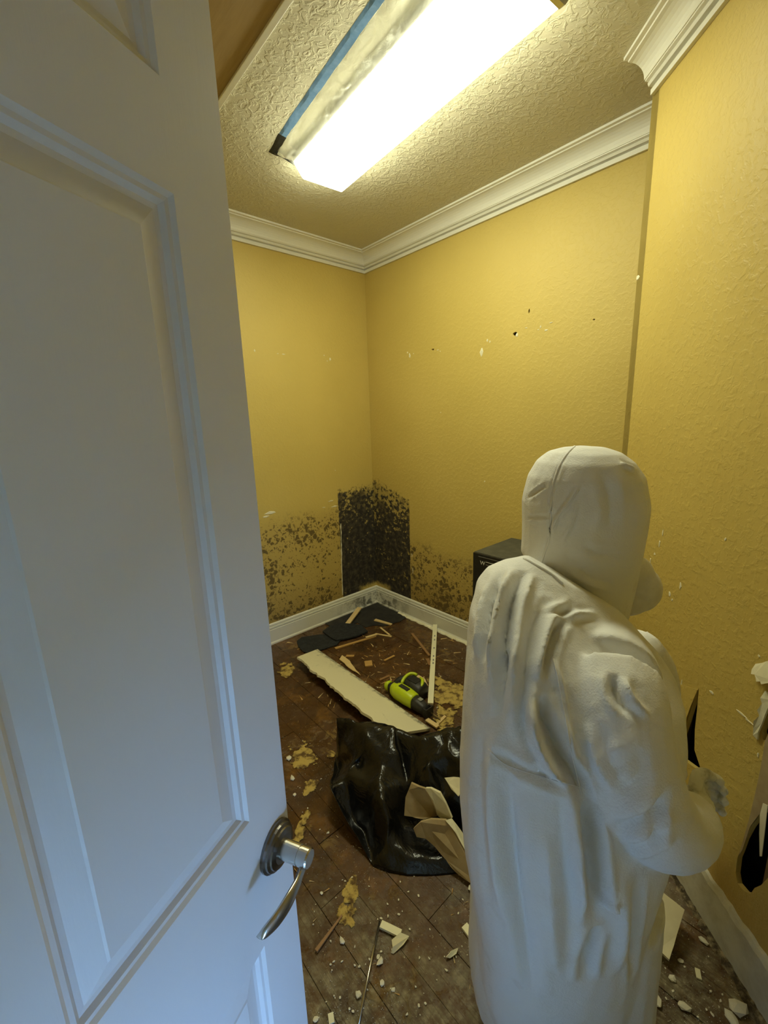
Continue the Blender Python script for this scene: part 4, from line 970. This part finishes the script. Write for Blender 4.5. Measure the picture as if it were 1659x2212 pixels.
for it in range(2): bmesh.ops.smooth_vert(bm, verts=[v for v in bm.verts if not v.is_boundary], factor=.45, use_axis_x=True, use_axis_y=True, use_axis_z=True)
for v in bm.verts:
    p = v.co; h_ = min(1, max(0, p.z) / .06)
    a = noise.noise(p * 7 + Vector((1, 2, 3))); b = noise.noise(p * 17 + Vector((5, 2, 0))); c2 = noise.noise(p * 38)
    dz = (.030 * (.35 - abs(a)) + .016 * (.3 - abs(b)) + .006 * (.3 - abs(c2))) * h_
    v.co.z = max(.0015, p.z + dz); v.co.x += .010 * b * h_; v.co.y += .008 * a * h_
bag = frm(bm, 'bin_bag', M_bag, smooth=True); tag(bag, 'crumpled shiny black plastic bag slumped on the floor beside the worker', 'plastic bag')
so_ = bag.modifiers.new('thickness', 'SOLIDIFY'); so_.thickness = .0012; so_.offset = -1
# --- drywall fragments spilling out of the bag
def frag(name, px, th, m, label, jg=.003, cat='drywall piece'):
    P_ = jag([fl(x, y, z) for x, y, z in px], jg, .02, edges=None); o = slab(name, P_, th, m); return tag(o, label, cat)
frag('drywall_piece', ((888, 1692, .19), (905, 1700, .20), (918, 1704, .19), (928, 1720, .17), (938, 1742, .14), (945, 1763, .10), (915, 1770, .09), (873, 1762, .09), (876, 1722, .14)), .011, M_paper, 'upper brown-paper drywall fragment rising from the bag', .002)
frag('drywall_piece', ((919, 1703, .200), (930, 1703, .208), (950, 1713, .203), (962, 1735, .180), (976, 1768, .138), (960, 1772, .118), (947, 1764, .120), (936, 1730, .172)), .010, M_paperw, 'cream drywall fragment beside the brown one in the bag', .002)
frag('drywall_piece', ((893, 1790, .115), (908, 1776, .13), (930, 1770, .14), (962, 1772, .145), (985, 1800, .12), (1012, 1850, .075), (1033, 1895, .040), (1036, 1908, .028), (1030, 1916, .018), (985, 1885, .018), (940, 1830, .055), (920, 1812, .075), (900, 1808, .085)), .012, M_paper, 'large brown-paper drywall slab sliding out of the bag onto the floor', .002)
frag('drywall_piece', ((962, 1772, .150), (976, 1768, .150), (1000, 1800, .125), (1022, 1850, .085), (1036, 1900, .045), (1033, 1895, .046), (1012, 1850, .080), (985, 1800, .125)), .006, M_gyp, 'thin white drywall sliver along the edge of the large slab', .001)
frag('drywall_piece', ((960, 1680, .225), (992, 1679, .235), (1010, 1700, .22), (990, 1720, .20), (975, 1705, .205)), .010, M_paperw, 'small cream drywall corner showing above the bag near the worker', .003)
frag('drywall_piece', ((972, 1752, .10), (985, 1758, .10), (992, 1775, .08), (980, 1770, .08)), .008, M_paper, 'tiny brown drywall bit in the folds of the bag', .002)
# --- steel rod, torn paper scrap, tile by the near baseboard
bm = bmesh.new(); tube(bm, [fl(820, 1990, .006), fl(800, 2085, .010), fl(774, 2214, .008)], .0034, 8); tag(frm(bm, 'steel_rod', M_steel, smooth=True), 'thin bright steel rod lying on the floor at the bottom of the photo', 'rod')
frag('paper_scrap', ((865, 2014, .014), (884, 2022, .010), (872, 2040, .008), (850, 2060, .004), (845, 2058, .004), (848, 2046, .014), (846, 2030, .012)), .003, M_paperw, 'torn cream paper scrap on the floor beside the steel rod', .002, 'paper scrap')
frag('drywall_piece', ((1370, 1885, .085), (1407, 1907, .085), (1479, 1965, .075), (1446, 2073, .035), (1405, 2035, .035), (1340, 1990, .05)), .012, M_paperw, 'flat cream drywall square with scratches by the near baseboard', .0006)
frag('drywall_piece', ((964, 2068, .010), (976, 2054, .012), (990, 2048, .012), (986, 2060, .008), (972, 2070, .004)), .006, M_gyp, 'small pale drywall flake left of the worker leg', .002, 'drywall flake')
for x0, y0, x1, y1 in ((1412, 2032, 1432, 2044), (1422, 2020, 1430, 2010), (1448, 1970, 1456, 1962)):
    pass
# --- yellow carpet-pad residue stuck to the floor
def patch(px, ru, rv, ang, hmax, label, seed):
    """torn, holey film of old foam: only the cells where the noise leaves foam standing"""
    c = fl(*px); ca, sa_ = math.cos(ang), math.sin(ang); cell = .0045; nu, nv = int(ru * 1.5 / cell), int(rv * 1.6 / cell)
    idx = {}; vs_ = []; fs = []
    def q(i, j):
        a, b = i * cell, j * cell; return c + d1 * (a * ca - b * sa_) + d2 * (a * sa_ + b * ca)
    def keep(i, j):
        p = q(i + .5, j + .5); r2 = math.hypot(i * cell / ru, j * cell / rv)
        n_ = noise.noise(Vector((p.x * 11, p.y * 11, seed))) * .55 + noise.noise(Vector((p.x * 28, p.y * 28, seed + 2))) * .40 + noise.noise(Vector((p.x * 70, p.y * 70, seed))) * .25
        return r2 < .92 + n_ * 1.2 and n_ > -.42
    def vid(i, j):
        if (i, j) not in idx:
            p = q(i, j); idx[(i, j)] = len(vs_)
            jx, jy = noise.noise(Vector((i * .9, j * .9, seed))) * .0018, noise.noise(Vector((i * .9, j * .9, seed + 9))) * .0018
            z = hmax * .5 * (.45 + abs(noise.noise(Vector((p.x * 45, p.y * 45, seed)))) * 1.3) + .0006
            vs_.append(Vector((p.x + jx, p.y + jy, z)))
        return idx[(i, j)]
    for i in range(-nu, nu):
        for j in range(-nv, nv):
            if keep(i, j): fs.append((vid(i, j), vid(i + 1, j), vid(i + 1, j + 1), vid(i, j + 1)))
    o = mesh('carpet_pad_residue', vs_, fs, M_foam, smooth=True); m_ = o.modifiers.new('thickness', 'SOLIDIFY'); m_.thickness = .0012; m_.offset = -1
    return tag(o, label, 'floor residue')
patch((968, 1500), .17, .085, .3, .006, 'large yellow foam residue patch right of the long pale stick', 3)
patch((960, 1555), .10, .05, .8, .005, 'yellow foam residue patch beside the saw nose', 9)
patch((655, 1640), .09, .05, .2, .004, 'yellow foam residue patch by the door edge above the bag', 5)
patch((650, 1790), .09, .022, .9, .004, 'narrow yellow foam residue streak by the door handle', 6)
patch((757, 1925), .07, .026, .75, .004, 'yellow foam residue patch below the black bag', 8)
patch((745, 1975), .035, .03, .1, .003, 'small yellow foam residue patch above the steel rod', 12)
patch((616, 1448), .07, .05, .4, .005, 'yellow foam residue beside the drywall strip end', 14)
patch((712, 1632), .022, .018, .4, .004, 'tiny yellow foam residue left of the black bag', 17)
patch((668, 1700), .05, .03, 1.3, .003, 'dull yellow foam residue left of the bag corner', 19)
# --- crumbs: three shared lumps, each crumb its own object
def lump(seed):
    bm = bmesh.new(); bmesh.ops.create_icosphere(bm, subdivisions=1, radius=1.0); R_ = random.Random(seed)
    for v in bm.verts: v.co *= R_.uniform(.65, 1.15); v.co.z *= .6
    me = bpy.data.meshes.new('drywall_crumb'); bm.to_mesh(me); bm.free(); me.materials.append(M_crumb); return me
lumps = [lump(s_) for s_ in (1, 2, 3)]
cR = random.Random(5)
def crumb(x, y, r_, label='small white drywall crumb on the dirty floor', group='scattered drywall crumbs', z=0, sx_=1.0):
    o = bpy.data.objects.new('drywall_crumb', cR.choice(lumps)); COL.objects.link(o); p = fl(x, y, z)
    o.location = (p.x, p.y, z + r_ * .5); o.rotation_euler = (0, 0, cR.uniform(0, 6)); o.scale = (r_ * sx_, r_, r_ * .8); tag(o, label, 'crumb', group); return o
for x, y, r_, lab in ((739, 2034, .009, 'cream crumb left of the steel rod'), (821, 2080, .010, 'largest white crumb right of the steel rod'), (817, 2068, .006, 'round white crumb just above the larger one right of the rod'), (695, 1930, .006, 'lone white crumb below the door handle'), (825, 2125, .008, 'white crumb at the seam right of the rod'), (850, 2140, .006, 'grey-white crumb right of the seam crumb'),
    (774, 2152, .010, 'dusty crumb left of the lower rod'), (682, 2205, .008, 'pale crumb at the bottom edge by the door'), (1020, 1920, .012, 'yellowish crumb at the foot of the large drywall slab'), (1590, 2180, .022, 'large white chunk at the foot of the near baseboard'), (1582, 2205, .016, 'white chunk at the bottom edge beside the larger chunk'), (1519, 2033, .010, 'oblong white crumb by the near baseboard'), (1453, 2117, .010, 'slender white crumb below the cream drywall square'), (1418, 2165, .013, 'white crumb beside the worker right leg'), (1476, 2175, .012, 'white crumb left of the large chunk'), (1470, 2078, .007, 'white crumb below the square corner'),
    (1026, 2060, .014, 'crumbly white lump beside the worker left leg'), (1018, 2046, .009, 'smaller white lump above the lump by the leg'), (632, 1683, .012, 'white crumb at the door edge'), (625, 1640, .014, 'white flake at the door edge above the crumb'), (637, 1718, .008, 'lowest white crumb at the door edge')):
    o = crumb(x, y, r_, lab, 'larger drywall crumbs', sx_=cR.uniform(1, 1.5))
sc_ = 0; tries = 0
while sc_ < 150 and tries < 5000:
    tries += 1
    zone = cR.random()
    if zone < .45: x, y = cR.uniform(670, 1030), cR.uniform(1890, 2205)
    elif zone < .75: x, y = cR.uniform(1408, 1590), cR.uniform(1990, 2205)
    elif zone < .85: x, y = cR.uniform(625, 720), cR.uniform(1600, 1890)
    else: x, y = cR.uniform(700, 1000), cR.uniform(1390, 1540)
    p = fl(x, y)
    if p.dot(nn) > CN - .05: continue
    crumb(x, y, cR.uniform(.0014, .0038) * (1.3 if y < 1560 else 1), sx_=cR.uniform(1, 1.8)); sc_ += 1
# splinters
sm_ = bpy.data.meshes.new('wood_splinter'); sm_.from_pydata([(0, -.1, 0), (0, .1, 0), (1, .02, 0), (1, -.02, 0), (.1, -.06, .12), (.1, .06, .12), (.8, 0, .12)], [], [(0, 3, 2, 1), (4, 5, 6), (0, 1, 5, 4), (1, 2, 6, 5), (2, 3, 6), (3, 0, 4, 6)]); sm_.materials.append(M_wood)
sm2 = sm_.copy(); sm2.materials.clear(); sm2.materials.append(M_wood2)
def splinter(x, y, L, a, dark=False):
    o = bpy.data.objects.new('wood_splinter', sm2 if dark else sm_); COL.objects.link(o); p = fl(x, y); o.location = (p.x, p.y, .001); o.rotation_euler = (0, cR.uniform(-.12, 0), a); o.scale = (L, L * cR.uniform(.5, 1.1), L * .5)
    tag(o, 'tiny wood splinter scattered on the floor', 'splinter', 'scattered wood splinters')
for x, y, L, a in ((880, 1415, .05, 1.2), (952, 1381, .05, .2), (980, 1411, .05, .1), (862, 1398, .03, .9), (905, 1400, .04, .1), (700, 1391, .04, .1), (765, 1356, .05, .2), (845, 1470, .04, 1.7), (802, 1460, .03, .8), (688, 1508, .05, 1.1), (885, 1465, .04, 1.0), (620, 1388, .05, -.3)): splinter(x, y, L, a)
for i in range(110):
    x, y = cR.uniform(640, 1000), cR.triangular(1365, 1545, 1420)
    splinter(x, y, cR.uniform(.012, .045), cR.uniform(0, 6.28), cR.random() < .6)
for i in range(40):
    x, y = cR.uniform(625, 1020), cR.uniform(1560, 2150); splinter(x, y, cR.uniform(.008, .025), cR.uniform(0, 6.28), cR.random() < .5)
# dust and grit nobody could count
vs_ = []; fs = []
gR = random.Random(9); cnt = 0; bagt = bvh(bag.data)
while cnt < 2600:
    x, y = (gR.uniform(660, 1620), gR.uniform(1880, 2300)) if gR.random() < .62 else (gR.uniform(610, 1010), gR.uniform(1380, 1890))
    p = fl(x, y)
    if p.dot(nn) > CN - .03: continue
    if bagt.ray_cast(p + UP, -UP)[0] is not None or (p - Vector((.40, .73, 0))).length < .27: continue
    if noise.noise(Vector((p.x * 5, p.y * 5, 1))) < gR.uniform(-.5, .3): continue
    r_ = gR.uniform(.0005, .0017); k = len(vs_); a = gR.uniform(0, 6)
    vs_ += [p + Vector((r_ * math.cos(a + t), r_ * math.sin(a + t), .0005)) for t in (0, 2.1, 4.2)] + [p + UP * (r_ + .0005)]
    fs += [(k, k + 1, k + 3), (k + 1, k + 2, k + 3), (k + 2, k, k + 3)]; cnt += 1
o = mesh('plaster_grit', vs_, fs, M_crumb); tag(o, 'fine pale plaster grit strewn over the floor boards', 'grit', kind='stuff')
